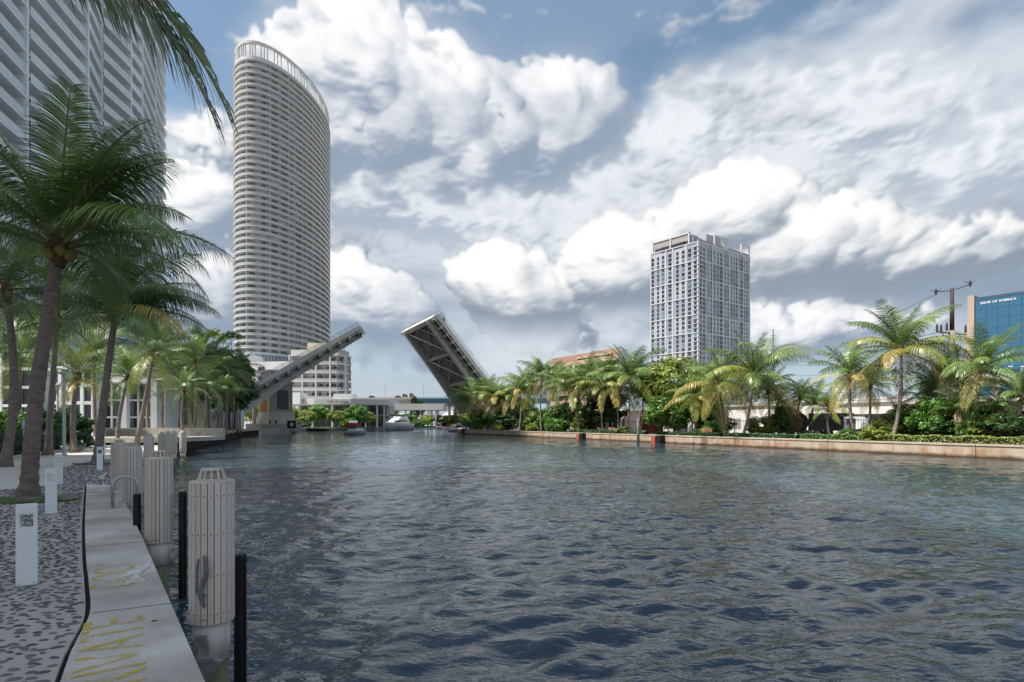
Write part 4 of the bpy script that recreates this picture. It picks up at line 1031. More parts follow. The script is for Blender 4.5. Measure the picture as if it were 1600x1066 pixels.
def podium():
    t = empty('podium_building', (-98, 262, 1), 'white podium block with balcony grid at the foot of the curved tower', 'building')
    mw = MATS['tower_white']; mc = mat('podium_recess', (.40, .40, .39), .8, .1, .2)
    # plain left half with paired windows, stepping forward
    MB().prism([(-38, 0), (-38, 60), (2, 60), (2, -6), (-12, -3), (-26, -1)], -.5, 29.4).obj('plain_wall', mw, t)
    for i in range(4):
        for j in range(5):
            if i == 3 and j > 2: continue
            x = -30+i*7.6; y = -1.2-(x+30)*.13
            for s in (-.75, .75): MB().b2(x+s-.55, x+s+.55, y-.22, y+.5, 6+j*4.6, 8.6+j*4.6).obj('window', M_glassdk, t)
    for j in range(4):
        z = 5+j*6.0
        MB().prism([(-38.2, -.2), (-26, -1.3), (-12, -3.3), (2, -6.3), (2, -6), (-12, -3), (-26, -1), (-38.2, .1)], z, z+.22).obj('string_course', mw, t)
    # balcony grid on the right
    g = [(2 + 24*k/8, -14-1.6*math.sin(k/8*2.6)) for k in range(8)]+[(25.6, -12.2), (27.2, -8), (24.5, 0), (16.5, 30), (2, 30)]
    MB().prism([(x-.0 if i < 8 else x-1.6, y+1.9) for i, (x, y) in enumerate(g)], -.5, 33.5).obj('recessed_wall', mc, t)
    sl = MB().prism(g, 0, .45).mesh('balcony_slab', mw)
    for f in range(7): link('balcony_slab', sl, t, (0, 0, 8.2+f*3.75))
    rl = MB()
    for k in range(8):
        (x0, y0), (x1, y1) = g[k], g[k+1]; a = math.atan2(y1-y0, x1-x0)
        rl.box(((x0+x1)/2, (y0+y1)/2+.12, .95), (math.hypot(x1-x0, y1-y0)-.05, .05, 1.0), a)
    rlm = rl.mesh('railing', MATS['tower_rail'])
    for f in range(6): link('railing', rlm, t, (0, 0, 8.2+f*3.75))
    for k in (0, 2, 4, 6, 8): MB().b2(g[k][0]-.28, g[k][0]+.28, g[k][1]+.02, g[k][1]+1.2, 1, 31.0).obj('column', mw, t)
    r = random.Random(2); wm = box_mesh('window', M_glassdk); wb = box_mesh('window', M_glassbl)
    for k in range(8):
        for f in range(6):
            x = (g[k][0]+g[min(k+1, 8)][0])/2; y = g[k][1]+1.9
            link('window', wm if r.random() < .65 else wb, t, (x+r.uniform(-.3, .3), y, 8.65+f*3.75+1.35), (0, 0, 0), (r.uniform(.9, 1.9), .3, 2.3))
    MB().prism([(9, -11.5), (25, -11), (17, 18), (9, 18)], 33.5, 36.6).obj('roof_block', mat('podium_beige', (.55, .49, .40), .8, .08, .3), t)
    # rooftop plants on the left
    q = empty('grey_office_block', (-131, 265, 1), 'grey block with rows of windows left of the white podium', 'building')
    MB().b2(-9, 9, 0, 30, -.5, 34).obj('wall', mfr, q)
    for j in range(6):
        for i in range(8): MB().b2(-8.4+i*2.1, -6.7+i*2.1, -.15, .2, 5+j*4.7, 7.6+j*4.7).obj('window', M_glassbl if (i+j) % 3 else M_glassdk, q)
    for j in range(7): MB().b2(-9.1, 9.1, -.3, .2, 3.4+j*4.7, 3.9+j*4.7).obj('spandrel', mfr, q)
    for i, (px, py, s, m_) in enumerate([(305, 516, 1.6, M_lg), (318, 522, 1.8, M_ly), (334, 515, 2.4, M_ly), (349, 522, 2.2, M_lg), (362, 518, 2.0, M_ld), (372, 523, 1.5, M_lg)]):
        p = at(px, py, 268); tree('small rooftop tree, number %s from the left, on the grey office block' % ['one', 'two', 'three', 'four', 'five', 'six'][i], (p.x, 268, 35), p.z-35+.5, s*1.3, s, i, m_, 'rooftop trees', .15)
podium()
def canopy():
    t = empty('pavilion_canopy', (-71, 228, 1), 'long white riverside canopy on tall columns with dark lettering', 'building')
    mw = MATS['tower_white']
    MB().prism([(-21, 0), (-6, -4), (8, -3.2), (17, 1), (21, 5), (17, 24), (-21, 24)], 9.0, 11.2).obj('roof', mw, t)
    MB().b2(-21.5, -11, -5, 3, 9.2, 13.6).obj('white_box', mfr, t); MB().b2(1.2, 9, -3, 3, 11.2, 13.2).obj('white_box', mfr, t)
    MB().b2(-18, 20, 8, 22, 4.8, 5.3).obj('mezzanine', mw, t)
    for x, y in ((-15, -.5), (-7, -3), (1, -3.4), (8, -2.4), (13, .3), (17, 2.5), (19, 6)): MB().tube([(x, y, -.2), (x, y, 9.1)], .42, 8).obj('column', mw, t)
    for k in range(10):
        for j in range(2): MB().b2(-17+k*3.6, -14+k*3.6, 12, 12.2, .4+j*5, 4.4+j*4.4).obj('window_pane', M_glassdk if (k+j) % 4 else M_glassbl, t)
    MB().b2(-18, 20, 12.2, 22, -.2, 9).obj('wall', mat('podium_recess', (.4, .4, .4)), t)
    cu = bpy.data.curves.new('t', 'FONT'); cu.body = 'TOE  UP  WTOM'; cu.size = 1.05; cu.extrude = .06
    tmp = bpy.data.objects.new('t', cu); COL.objects.link(tmp); bpy.context.view_layer.update(); me = bpy.data.meshes.new_from_object(tmp); bpy.data.objects.remove(tmp)
    me.materials.clear(); me.materials.append(M_dark)
    link('sign_lettering', me, t, (-.6, -4.0, 9.7), (math.pi/2, 0, .08))
canopy()
# ------------------------------------------------------------------ bascule bridge
AX = Vector((.893, .45)); RV = Vector((-.45, .893))
def leaf_bridge(lb, hinge, sgn, theta, L_, Wd):
    """local x from the hinge to the tip, y away from the camera across the deck, z up from the road"""
    t = empty('bridge_leaf', (hinge[0], hinge[1], hinge[2]), lb, 'bridge', 'raised leaves of the bascule bridge')
    ux = Vector((AX.x*sgn*math.cos(theta), AX.y*sgn*math.cos(theta), math.sin(theta)))
    uy = Vector((RV.x, RV.y, 0)).normalized(); uz = ux.cross(uy)
    if uz.z < 0: uz = -uz
    M = Matrix((ux, uy, uz)).transposed()
    mg = mat('bridge_steel', (.53, .51, .47), .6, .12, .25, .1, 3, grime=((.26, .22, .18), .45, .35, .4)); md = mat('bridge_deck_dark', (.11, .10, .095), .85, .2, .5)
    def B(name, m, x0, x1, y0, y1, z0, z1, parent=t):
        mb = MB(); vs = [M @ Vector((x, y, z)) for z in (z0, z1) for x, y in ((x0, y0), (x1, y0), (x1, y1), (x0, y1))]
        f = [(3, 2, 1, 0), (4, 5, 6, 7), (0, 1, 5, 4), (1, 2, 6, 5), (2, 3, 7, 6), (3, 0, 4, 7)]
        return mb.add(vs, f).obj(name, m, parent)
    def bar(name, p, q, w, m, parent=t):
        return MB().tube([M @ Vector(p), M @ Vector(q)], w, 4, sq=True).obj(name, m, parent)
    gi = 3.3
    B('deck', md, -2, L_, 0, Wd, -.55, 0)
    B('sidewalk_fascia', mg, -2, L_, -.25, 0, -.5, .5); B('sidewalk_fascia', mg, -2, L_, Wd, Wd+.25, -.5, .5)
    # main girders, deep at the hinge and shallow at the tip
    def dep(x): s = max(0, 1-x/L_); return 1.6+.9*s+2.6*s**3.2
    for y in (gi, Wd-gi):
        prof = [(-2, -.55)]; k = 14
        xs = [L_*i/k for i in range(k+1)]
        vs = []
        for yy in (y-.35, y+.35):
            for x in xs: vs.append(M @ Vector((x, yy, -.56)))
            for x in xs: vs.append(M @ Vector((x, yy, -.56-dep(x))))
        n = k+1; fs = []
        for i in range(k):
            fs += [(i, i+1, n+i+1, n+i), (2*n+i, 3*n+i, 3*n+i+1, 2*n+i+1), (n+i, n+i+1, 3*n+i+1, 3*n+i), (i, 2*n+i, 2*n+i+1, i+1)]
        fs += [(0, n, 3*n, 2*n), (k, 2*n+k, 3*n+k, n+k)]
        g = MB().add(vs, fs).obj('girder', mg, t)
        vs = []
        for i in range(k):
            x0, x1 = xs[i], xs[i+1]
            if i % 1 == 0: pass
        fl = MB()
        for i in range(k):
            a, b = xs[i], xs[i+1]
            q = [M @ Vector((x, yy, -.56-dep(x)-dz)) for dz in (0, .14) for x, yy in ((a, y-.75), (b, y-.75), (b, y+.75), (a, y+.75))]
            fl.add(q, [(3, 2, 1, 0), (4, 5, 6, 7), (0, 1, 5, 4), (1, 2, 6, 5), (2, 3, 7, 6), (3, 0, 4, 7)])
        fl.obj('bottom_flange', mg, g)
    # sidewalk brackets
    nb = 15
    for side, y0, y1 in ((0, 0, gi-.35), (1, Wd-gi+.35, Wd)):
        for i in range(nb):
            x = 1.2+(L_-2.0)*i/(nb-1); ya, yb = (y0, y1) if side == 0 else (y1, y0)
            pr = [(ya, -.5), (yb, -.5), (yb, -1.9), (ya, -1.15)]
            vs = [M @ Vector((x+dx, yy, zz)) for dx in (-.3, .3) for yy, zz in pr]
            MB().add(vs, [(0, 1, 2, 3), (7, 6, 5, 4), (0, 4, 5, 1), (1, 5, 6, 2), (2, 6, 7, 3), (3, 7, 4, 0)]).obj('sidewalk_bracket', mg, t)
        yl = .5 if side == 0 else Wd-.5
        B('stringer', mg, 0, L_, yl-.1, yl+.1, -.95, -.5); 
    # floor beams and diagonal bracing underneath
    fb = [L_*k for k in (.985, .70, .43, .18)]
    for x in fb: B('floor_beam', mg, x-.28, x+.28, gi+.4, Wd-gi-.4, -1.9, -.6)
    for a, b in zip(fb, fb[1:]):
        zz = -1.55
        bar('brace', (a, gi+.6, zz), (b, Wd-gi-.6, zz), .26, mg); bar('brace', (a, Wd-gi-.6, zz-.05), (b, gi+.6, zz-.05), .26, mg)
        m_ = (a+b)/2; bar('brace', (m_, gi+.5, zz+.1), (a, Wd/2, zz+.1), .2, mg); bar('brace', (m_, Wd-gi-.5, zz+.1), (a, Wd/2, zz+.1), .2, mg)
    st = MB()
    for k in range(9):
        y = gi+1.5+(Wd-2*gi-3)*k/8
        vs = [M @ Vector((x, yy, z)) for z in (-1.0, -.56) for x, yy in ((0, y-.12), (L_-.3, y-.12), (L_-.3, y+.12), (0, y+.12))]
        st.add(vs, [(3, 2, 1, 0), (4, 5, 6, 7), (0, 1, 5, 4), (1, 2, 6, 5), (2, 3, 7, 6), (3, 0, 4, 7)])
    st.obj('deck_stringers', mg, t)['kind'] = 'stuff'
    B('end_beam', mg, L_-.5, L_+.35, -.2, Wd+.2, -1.9, .1)
    B('counterweight', mat('counterweight_concrete', (.42, .40, .37), .85, .1, .4), -7, -2, gi-.6, Wd-gi+.6, -4.2, -.2)
    for y in (-.1, Wd+.1):
        r_ = MB()
        n_ = 24
        for i in range(n_+1):
            x = L_*i/n_; r_.tube([M @ Vector((x, y, .3)), M @ Vector((x, y, 1.35))], .05, 4)
        for z in (.75, 1.05, 1.35): r_.tube([M @ Vector((0, y, z)), M @ Vector((L_, y, z))], .05, 4)
        r_.obj('railing', mg, t)
    return t, M
lf, _ = leaf_bridge('raised left bridge leaf seen from the side, in front of the white podium', (-67.6, 125.6, 4.2), 1, R(32.8), 40.5, 29)
rf, MR = leaf_bridge('raised right bridge leaf showing its braced underside', (1.3, 160.3, 3.4), -1, R(49.5), 36.0, 28)
bl = empty('navigation_light', (0, 0, 0), 'small blue navigation light on the tip of the right leaf', 'light')
bl.location = Vector((1.3, 160.3, 3.4))+MR @ Vector((33.5, .3, .4)); MB().lathe([(.25, 0), (.45, .3), (.45, 1.0), (.2, 1.2)], 8).obj('housing', mat('blue_paint', (.05, .12, .3), .5), bl)
# tender tower
def tender():
    t = empty('bridge_tender_tower', (-67.2, 164, 1), 'stone bridge tender tower with an ochre side, behind the raised left leaf', 'tower')
    ms = mat('tower_stone', (.50, .46, .40), .85, .1, .3, .2, 3, grime=((.33, .29, .24), .4, .3, .3)); mo = mat('ochre_panel', (.50, .25, .06), .8, .15, .5, grime=((.30, .13, .03), .5, .4, .3))
    mw = mat('tower_warm_white', (.66, .60, .50), .8, .06, .3)
    a = .85
    t.rotation_euler = (0, 0, a)
    MB().add([(-4.2, -4.2, 1.5), (4.2, -4.2, 1.5), (4.2, 4.2, 1.5), (-4.2, 4.2, 1.5), (-3.5, -3.3, 4.8), (3.4, -3.3, 4.8), (3.4, 3.3, 4.8), (-3.5, 3.3, 4.8)],
             [(0, 1, 5, 4), (1, 2, 6, 5), (2, 3, 7, 6), (3, 0, 4, 7), (4, 5, 6, 7), (3, 2, 1, 0)]).obj('flared_base', mw, t)
    MB().b2(-6.4, 5.2, -5, 5, -.6, 1.5).obj('plinth', ms, t)
    MB().b2(-3.4, 3.3, -3.2, 3.2, 4.7, 12.9).obj('shaft', ms, t)
    MB().b2(-1.2, 2.0, -3.32, -3.0, 5.6, 10.9).obj('front_panel', mat('slate_panel', (.13, .13, .15), .6, .15, .6), t)
    for k in range(3): MB().b2(-.9+k*.95, -.35+k*.95, -3.40, -3.3, 11.0, 12.6).obj('relief_fin', ms, t)
    MB().b2(-3.56, -3.3, -2.2, 2.4, 4.8, 12.7).obj('side_panel', mo, t)
    MB().b2(-3.75, -3.4, -3.3, -2.6, 4.7, 12.95).obj('corner_pier', mw, t)
    MB().b2(-5.9, -5.2, 1.0, 2.0, 1.5, 11.0).obj('side_mast', mw, t)
    MB().b2(-3.8, 3.7, -3.6, 3.6, 12.9, 13.5).obj('cornice', ms, t)
    MB().b2(-3.0, 2.9, -2.9, 2.9, 13.5, 15.9).obj('cabin', M_glassdk, t)
    for x in (-3.0, -1, 1, 2.8): MB().b2(x-.14, x+.14, -3.02, -2.7, 13.5, 15.9).obj('cabin_post', ms, t)
    MB().b2(-3.7, 3.6, -3.5, 3.5, 15.9, 16.5).obj('cabin_roof', ms, t)
    for i, x in enumerate((-4, -2.2, 3.4)): MB().lathe([(.2, 1.5), (.2, 2.4), (.12, 2.5)], 8, (x, -4.6, 0)).obj('bollard', M_dark, t)
tender()
b_ = empty('bridge_pier', (1.3, 160.3, 0), 'concrete pier at the foot of the right bridge leaf behind the palms', 'pier')
MB().prism([(-4, 2), (6, 7), (-6, 32), (-16, 27)], -.5, 3.2).obj('wall', M_conc, b_)
b_ = empty('bridge_approach', (-76, 122, 0), 'concrete approach at the foot of the left bridge leaf behind the trees', 'pier')
MB().prism([(-40, -18), (6, 3), (-7, 30), (-52, 8)], .5, 4.0).obj('wall', M_conc, b_)
# ------------------------------------------------------------------ highway overpass far behind
def overpass():
    t = empty('highway_overpass', (-60, 415, 1), 'long concrete highway overpass with a blue girder span in the distance', 'overpass')
    mc = mat('overpass_concrete', (.36, .33, .30), .85, .12, .05); mb = mat('overpass_blue', (.07, .17, .25), .6, .12, .05)
    MB().b2(-75, -7, -6, 10, 15.5, 18.6).obj('girder', mc, t); MB().b2(-7, 90, -6, 10, 16.2, 19.2).obj('blue_girder', mb, t)
    MB().b2(-75, -7, -6.6, 10.6, 18.6, 20.0).obj('parapet', mc, t); MB().b2(-7, 90, -6.6, 10.6, 19.2, 20.2).obj('blue_parapet', mat('pale_blue_parapet', (.25, .36, .40), .6), t)
    for x in (-66, -48, -30, -12, 2, 6.5, 15, 19, 32, 36, 50, 66): MB().b2(x-.9, x+.9, -2, 1, -.5, 15.6).obj('column', mc, t)
    for x in (4, 17, 34): MB().b2(x-5, x+5, -3.5, 5, 13.6, 16.2).obj('pier_cap', mc, t)
    for x in (-58, -33, -5, 22): MB().tube([(x, 8, 20), (x, 8, 31)], .12, 5).obj('lamp_pole', M_gal, t)
    for i, (px, w, h, lb) in enumerate([(633, 3.4, 2.4, 'grey box truck crossing the overpass, left one'), (643.5, 3.0, 3.0, 'taller grey box truck crossing the overpass, right one')]):
        x = (px-800)/900*411; k = empty('highway_truck', (x, 411, 21.2), lb, 'truck', 'trucks on the overpass')
        MB().b2(-w/2, w/2-.9, -1.2, 1.2, .5, h).obj('cargo_box', mat('truck_grey', (.12, .12, .13), .7), k); MB().b2(w/2-.85, w/2, -1.1, 1.1, .4, h*.75).obj('cab', M_gal, k)
        for xx in (-w/2+.6, w/2-.5): MB().tube([(xx, -1.25, .45), (xx, 1.25, .45)], .45, 10).obj('wheel', M_black, k)
    for i, (px, lb) in enumerate([(581, 'small dark car on the left of the overpass'), (622, 'small dark car on the overpass left of the trucks')]):
        x = (px-800)/900*411; k = empty('highway_car', (x, 411, 21.0), lb, 'car', 'cars on the overpass')
        MB().box((0, 0, .55), (4.2, 1.8, .7)).obj('body', M_dark, k); MB().box((-.2, 0, 1.15), (2.4, 1.6, .6), taper=.75).obj('cabin', M_glassdk, k)
        for xx in (-1.3, 1.3): MB().tube([(xx, -.92, .3), (xx, .92, .3)], .32, 10).obj('wheel', M_black, k)
overpass()
def far_buildings():
    mw = MATS['tower_white']
    t = empty('long_white_canopy', (-52, 305, 1), 'long low white canopy building across the river, in front of the overpass', 'building')
    MB().b2(-24, -10, 0, 12, -.5, 14).obj('white_block', mfr, t); MB().b2(-10, 16, -3, 14, 8.6, 12).obj('roof', mw, t)
    for x in range(-8, 16, 4): MB().b2(x-.3, x+.3, -2.6, -2, -.2, 8.7).obj('column', mw, t)
    for k in range(4): MB().b2(-23+k*3.2, -21+k*3.2, -.1, .2, 2+(k % 2)*4, 5+(k % 2)*4).obj('window', M_glassdk, t)
    t = empty('white_pylon_sign', (-81, 300, 1), 'narrow white pylon with a dark emblem near the far trees', 'sign')
    MB().b2(-1.4, 1.4, -.4, .4, -.3, 9).obj('panel', mfr, t); MB().lathe([(.2, -.1), (.8, -.05), (.8, .05), (.2, .1)], 12).obj('emblem', M_dark, t, rot=(math.pi/2, 0, 0), loc=(0, -.45, 6.2))
    t = empty('white_dome_tent', (-42, 440, 1), 'low white domed roof seen under the overpass', 'building')
    MB().lathe([(14, 0), (13.5, 5), (10, 9), (5, 11), (.5, 11.8)], 20).obj('dome', mfr, t, True)
    t = empty('orange_shed', (-36, 330, 1), 'small orange shed on the far shore', 'building')
    MB().b2(-3, 3, 0, 6, -.3, 6).obj('wall', mat('orange_paint', (.62, .17, .05), .7), t); MB().b2(-3.3, 3.3, -.3, 6.3, 6, 6.4).obj('roof', M_conc, t)
    t = empty('notice_board', (-54, 196, 1.0), 'pale notice board on the lawn at the far quay', 'sign')
    MB().b2(-1.4, 1.4, -.06, .06, .6, 2.6).obj('panel', mat('board_pale', (.52, .54, .62), .6), t)
    for s in (-1.1, 1.1): MB().b2(s-.06, s+.06, .07, .17, 0, 2.4).obj('post', M_gal, t)
    t = empty('black_round_buoy', (-57.8, 151, 1.3), 'black panel with a round white marking on the bridge quay', 'sign')
    MB().b2(-1.1, 1.1, -.15, .15, 0, 2.0).obj('panel', M_black, t); MB().lathe([(.15, -.03), (.5, -.02), (.5, .02), (.15, .03)], 14).obj('emblem', mfr, t, rot=(math.pi/2, 0, 0), loc=(.1, -.18, 1.0))
    t = empty('blue_container', (-62.4, 128.6, 1.35), 'small bright blue crate on the quay below the grove', 'crate')
    MB().b2(-.8, .8, -.6, .6, 0, 1.4).obj('box', mat('bright_blue', (.06, .25, .42), .6), t); MB().b2(-.85, .85, -.65, .65, 1.4, 1.5).obj('lid', mat('bright_blue2', (.08, .35, .5), .6), t)
    FT = [(455, 633, 205, 4.2, M_ly), (480, 640, 203, 4.0, M_ly), (497, 630, 208, 4.8, M_lg), (525, 640, 207, 3.8, M_ly), (555, 632, 212, 5.4, M_lg), (575, 642, 216, 4.2, M_ly), (590, 648, 235, 4, M_ly), (608, 640, 285, 6, M_ly),
          (640, 645, 300, 6, M_lg), (652, 618, 330, 5.5, M_lg), (668, 646, 300, 5.5, M_ly), (690, 648, 310, 5.5, M_ly), (392, 628, 178, 5, M_ly), (408, 634, 190, 4.4, M_ly), (706, 650, 320, 5, M_lg), (625, 650, 290, 5, M_lg), (722, 640, 330, 7, M_lg)]
    names = ['first', 'second', 'third', 'fourth', 'fifth', 'sixth', 'seventh', 'eighth', 'ninth', 'tenth', 'eleventh', 'twelfth', 'thirteenth', 'fourteenth', 'fifteenth', 'sixteenth', 'seventeenth']
    order = sorted(range(len(FT)), key=lambda i: FT[i][0])
    for i, (px, top, d, rx, m_) in enumerate(FT):
        p = at(px, top, d); h = p.z-1
        tree('small yellow-green tree on the far shore, %s from the left' % names[order.index(i)], (p.x, d, 1), h, rx*.8, h*.40, i % 5, m_, 'trees on the far shore', .14)
    for i, (px, d, w, lb) in enumerate([(470, 200, 7, 'low shrub bed at the far quay left of the notice board'), (545, 206, 9, 'low shrub bed at the far quay behind the red-topped boat'), (600, 262, 14, 'shrubs on the far shore behind the yacht'), (655, 285, 16, 'dark shrub belt on the far shore right of the yacht'), (690, 318, 14, 'shrubs on the far shore near the small boat')]):
        p = at(px, 662, d); bush(lb, (p.x, d, 1), w/2, 2.5, 2.2, i, M_lg if i % 2 else M_ld, 'shrub beds on the far shore')
    g = MB().prism([(-80, 196), (-60, 187), (-62, 215), (-82, 222)], 1.0, 1.06).obj('lawn', M_grass); tag(g, kind='structure')
    # distant wooded skyline
    for i, (x0, x1, y, h, lb) in enumerate([(-420, -160, 470, 16, 'dark distant tree belt left of the curved tower'), (-45, 180, 470, 13, 'dark distant tree belt behind the right bank'), (180, 700, 420, 14, 'distant tree belt beyond the yard')]):
        r = random.Random(i); mb = MB()
        for _ in range(4200):
            x = r.uniform(x0, x1); z = h*(.65+.35*math.sin(x*.13+i)*math.sin(x*.047))*r.random()**.6; s = r.uniform(1.0, 2.4); y2 = y+r.uniform(-8, 8)
            a = r.random()*3.14; mb.add([(x-s*math.cos(a), y2-s*math.sin(a), z-s*.3), (x, y2, z-s*.7), (x+s*math.cos(a), y2+s*math.sin(a), z+s*.2), (x, y2+.2, z+s*.6)], [(0, 1, 2, 3)])
        o = mb.obj('distant_tree_belt', M_ld, None, loc=(0, 0, 1)); tag(o, lb, 'trees', kind='stuff')
far_buildings()
# ------------------------------------------------------------------ boats
def hull(mb, L_, Bm, H, n=12, rake=.12, flare=.25, stern=.9):
    rows = []
    for i in range(n+1):
        s = i/n; w = Bm/2*(stern+(1-stern)*min(1, s*3))*(1-max(0, (s-.45)/.55)**2.2)
        sh = H*(1+.28*s*s); x = -L_/2+L_*s
        rows.append([(x-rake*L_*s*.6, 0, -.35), (x-rake*L_*s*.5, w*(1-flare*.9), -.1+.25*s), (x-rake*L_*s*.2, w*(1-flare*.3), sh*.55), (x, w, sh)])
    vs = []; 
    for r_ in rows:
        vs += [(p[0], -p[1], p[2]) for p in r_[::-1]]+list(r_)
    k = 8; fs = []
    for i in range(n):
        for j in range(k-1): fs.append((i*k+j, (i+1)*k+j, (i+1)*k+j+1, i*k+j+1))
        fs.append((i*k+k-1, (i+1)*k+k-1, (i+1)*k, i*k))
    fs += [tuple(range(k-1, -1, -1)), tuple(n*k+j for j in range(k))]
    mb.add(vs, fs)
    return rows
def loft(mb, secs):
    """secs: list of (x, halfwidth bottom, halfwidth top, z0, z1)"""
    vs = []
    for x, wb, wt, z0, z1, *rest in secs: vs += [(x, -wb, z0), (x+(rest[0] if rest else 0), -wt, z1), (x+(rest[0] if rest else 0), wt, z1), (x, wb, z0)]
    fs = []
    for i in range(len(secs)-1):
        for j in range(4): fs.append((4*i+j, 4*i+(j+1) % 4, 4*i+4+(j+1) % 4, 4*i+4+j))
    fs += [(3, 2, 1, 0), tuple(4*(len(secs)-1)+j for j in range(4))]
    mb.add(vs, fs)
def boats():
    mh = mat('hull_grey_white', (.34, .35, .36), .25, .06, .4, spec=.5); mwh = mat('gelcoat_white', (.74, .74, .73), .3, .04, .4, spec=.5)
    mfoam = mat('wake_foam', (.7, .74, .76), .9, .15, 2)
    p = at(616, 673, 209)
    t = empty('motor_yacht', (p.x+1, 209, 0), 'large grey and white motor yacht coming towards the camera', 'yacht'); t.rotation_euler = (0, 0, math.atan2(-1, -.30))
    mb = MB(); hull(mb, 19, 5.2, 2.5); mb.obj('hull', mh, t, True)
    m = MB(); loft(m, [(-6, 2.1, 1.9, 2.4, 4.2), (1, 2.1, 1.8, 2.5, 4.3), (5.5, 1.2, .5, 2.9, 3.3)]); m.obj('deckhouse', mwh, t)
    m = MB(); loft(m, [(-5.5, 1.96, 1.86, 3.2, 3.9), (.9, 1.98, 1.84, 3.2, 3.95), (4.0, 1.55, 1.15, 3.05, 3.62)]); m.v = [(x+.12, y*1.03, z) for x, y, z in m.v]; m.obj('saloon_window', M_glassdk, t)
    m = MB(); loft(m, [(-5.5, 1.8, 1.6, 4.25, 5.2), (-.5, 1.7, 1.5, 4.3, 5.1), (1.2, 1.2, 1.0, 4.3, 4.5)]); m.obj('flybridge', mwh, t)
    m = MB(); loft(m, [(-4.5, 1.3, 1.2, 5.2, 5.7), (-.3, 1.4, 1.2, 5.1, 5.75)]); m.obj('flybridge_windscreen', M_glassdk, t)
    MB().tube([(-4, -1.3, 5.2), (-3.6, -1.2, 6.2), (-3.6, 1.2, 6.2), (-4, 1.3, 5.2)], .12, 6).obj('radar_arch', mwh, t); MB().tube([(-3.6, 0, 6.2), (-3.6, 0, 7.2)], .05, 5).obj('antenna', mwh, t)
    rl = MB(); 
    for s_ in (-1, 1):
        pts = [(x, s_*w, z) for x, w, z in ((1, 2.55, 3.5), (5, 2.1, 3.7), (8, 1.1, 3.95), (9.3, .15, 4.05))]; rl.tube(pts, .04, 4)
        for q in pts: rl.tube([(q[0], q[1], 2.7), q], .03, 4)
    rl.obj('bow_rail', M_steel, t)
    for s_ in (-1, 1):
        for x in (-4, -1, 2): MB().box((x, s_*2.56, 1.45), (1.4, .06, .45)).obj('hull_window', M_glassdk, t)
    MB().tube([(8.2, -.3, 2.0), (8.9, 0, 2.0)], .15, 6).obj('anchor', M_dark, t)
    p = at(557, 680, 127)
    t = empty('red_topped_boat', (p.x, 127, 0), 'small white cruiser with a red canvas top on the river', 'boat'); t.rotation_euler = (0, 0, -.42)
    mb = MB(); hull(mb, 5.6, 2.3, .95); mb.obj('hull', mh, t, True)
    m = MB(); loft(m, [(-1.6, 1.0, .95, .95, 1.35), (.6, 1.0, .8, 1.0, 1.5), (2.1, .5, .2, 1.1, 1.25)]); m.obj('deck', mwh, t)
    m = MB(); loft(m, [(-.2, .95, .8, 1.4, 2.0), (.55, .9, .7, 1.42, 2.0), (.95, .6, .5, 1.42, 1.5)]); m.obj('windscreen', M_glassbl, t)
    m = MB(); loft(m, [(-2.6, 1.15, .95, 1.75, 2.4), (-.6, 1.2, 1.0, 1.9, 2.75), (.7, 1.0, .8, 1.95, 2.35)]); m.obj('canvas_top', mat('red_canvas', (.32, .03, .04), .8, .15, 3), t)
    for x, y in ((-2.2, .95), (-2.2, -.95), (.5, .9), (.5, -.9)): MB().tube([(x, y, 1.0), (x, y*.98, 2.2)], .03, 5).obj('canopy_pole', M_steel, t)
    MB().box((-2.9, 0, .7), (.35, .5, .9)).obj('outboard_motor', M_dark, t)
    p = at(686, 671, 262)
    t = empty('small_motor_boat', (p.x, 262, 0), 'small distant white motor boat left of the seawall end', 'boat'); t.rotation_euler = (0, 0, -1.75)
    mb = MB(); hull(mb, 6.5, 2.5, 1.2); mb.obj('hull', mh, t, True); m = MB(); loft(m, [(-1.5, .9, .8, 1.2, 2.2), (.5, .9, .6, 1.2, 2.0)]); m.obj('console', M_glassdk, t); MB().b2(-1.8, .8, -1, 1, 2.7, 2.85).obj('hard_top', mwh, t)
    for x, y in ((-1.6, .9), (-1.6, -.9), (.6, .8), (.6, -.8)): MB().tube([(x, y, 1.1), (x, y, 2.75)], .04, 5).obj('pole', M_steel, t)
    p = at(712, 673, 170)
    t = empty('moored_boat', (p.x, 172, 0), 'low grey boat moored at the end of the right seawall', 'boat'); t.rotation_euler = (0, 0, -.9)
    mb = MB(); hull(mb, 6.5, 2.4, 1.0); mb.obj('hull', mh, t, True); MB().b2(-1.5, 1, -.9, .9, 1.0, 2.2).obj('cabin', mwh, t); MB().b2(-1.3, 1.03, -.93, .93, 1.45, 1.95).obj('cabin_window', M_glassdk, t)
boats()
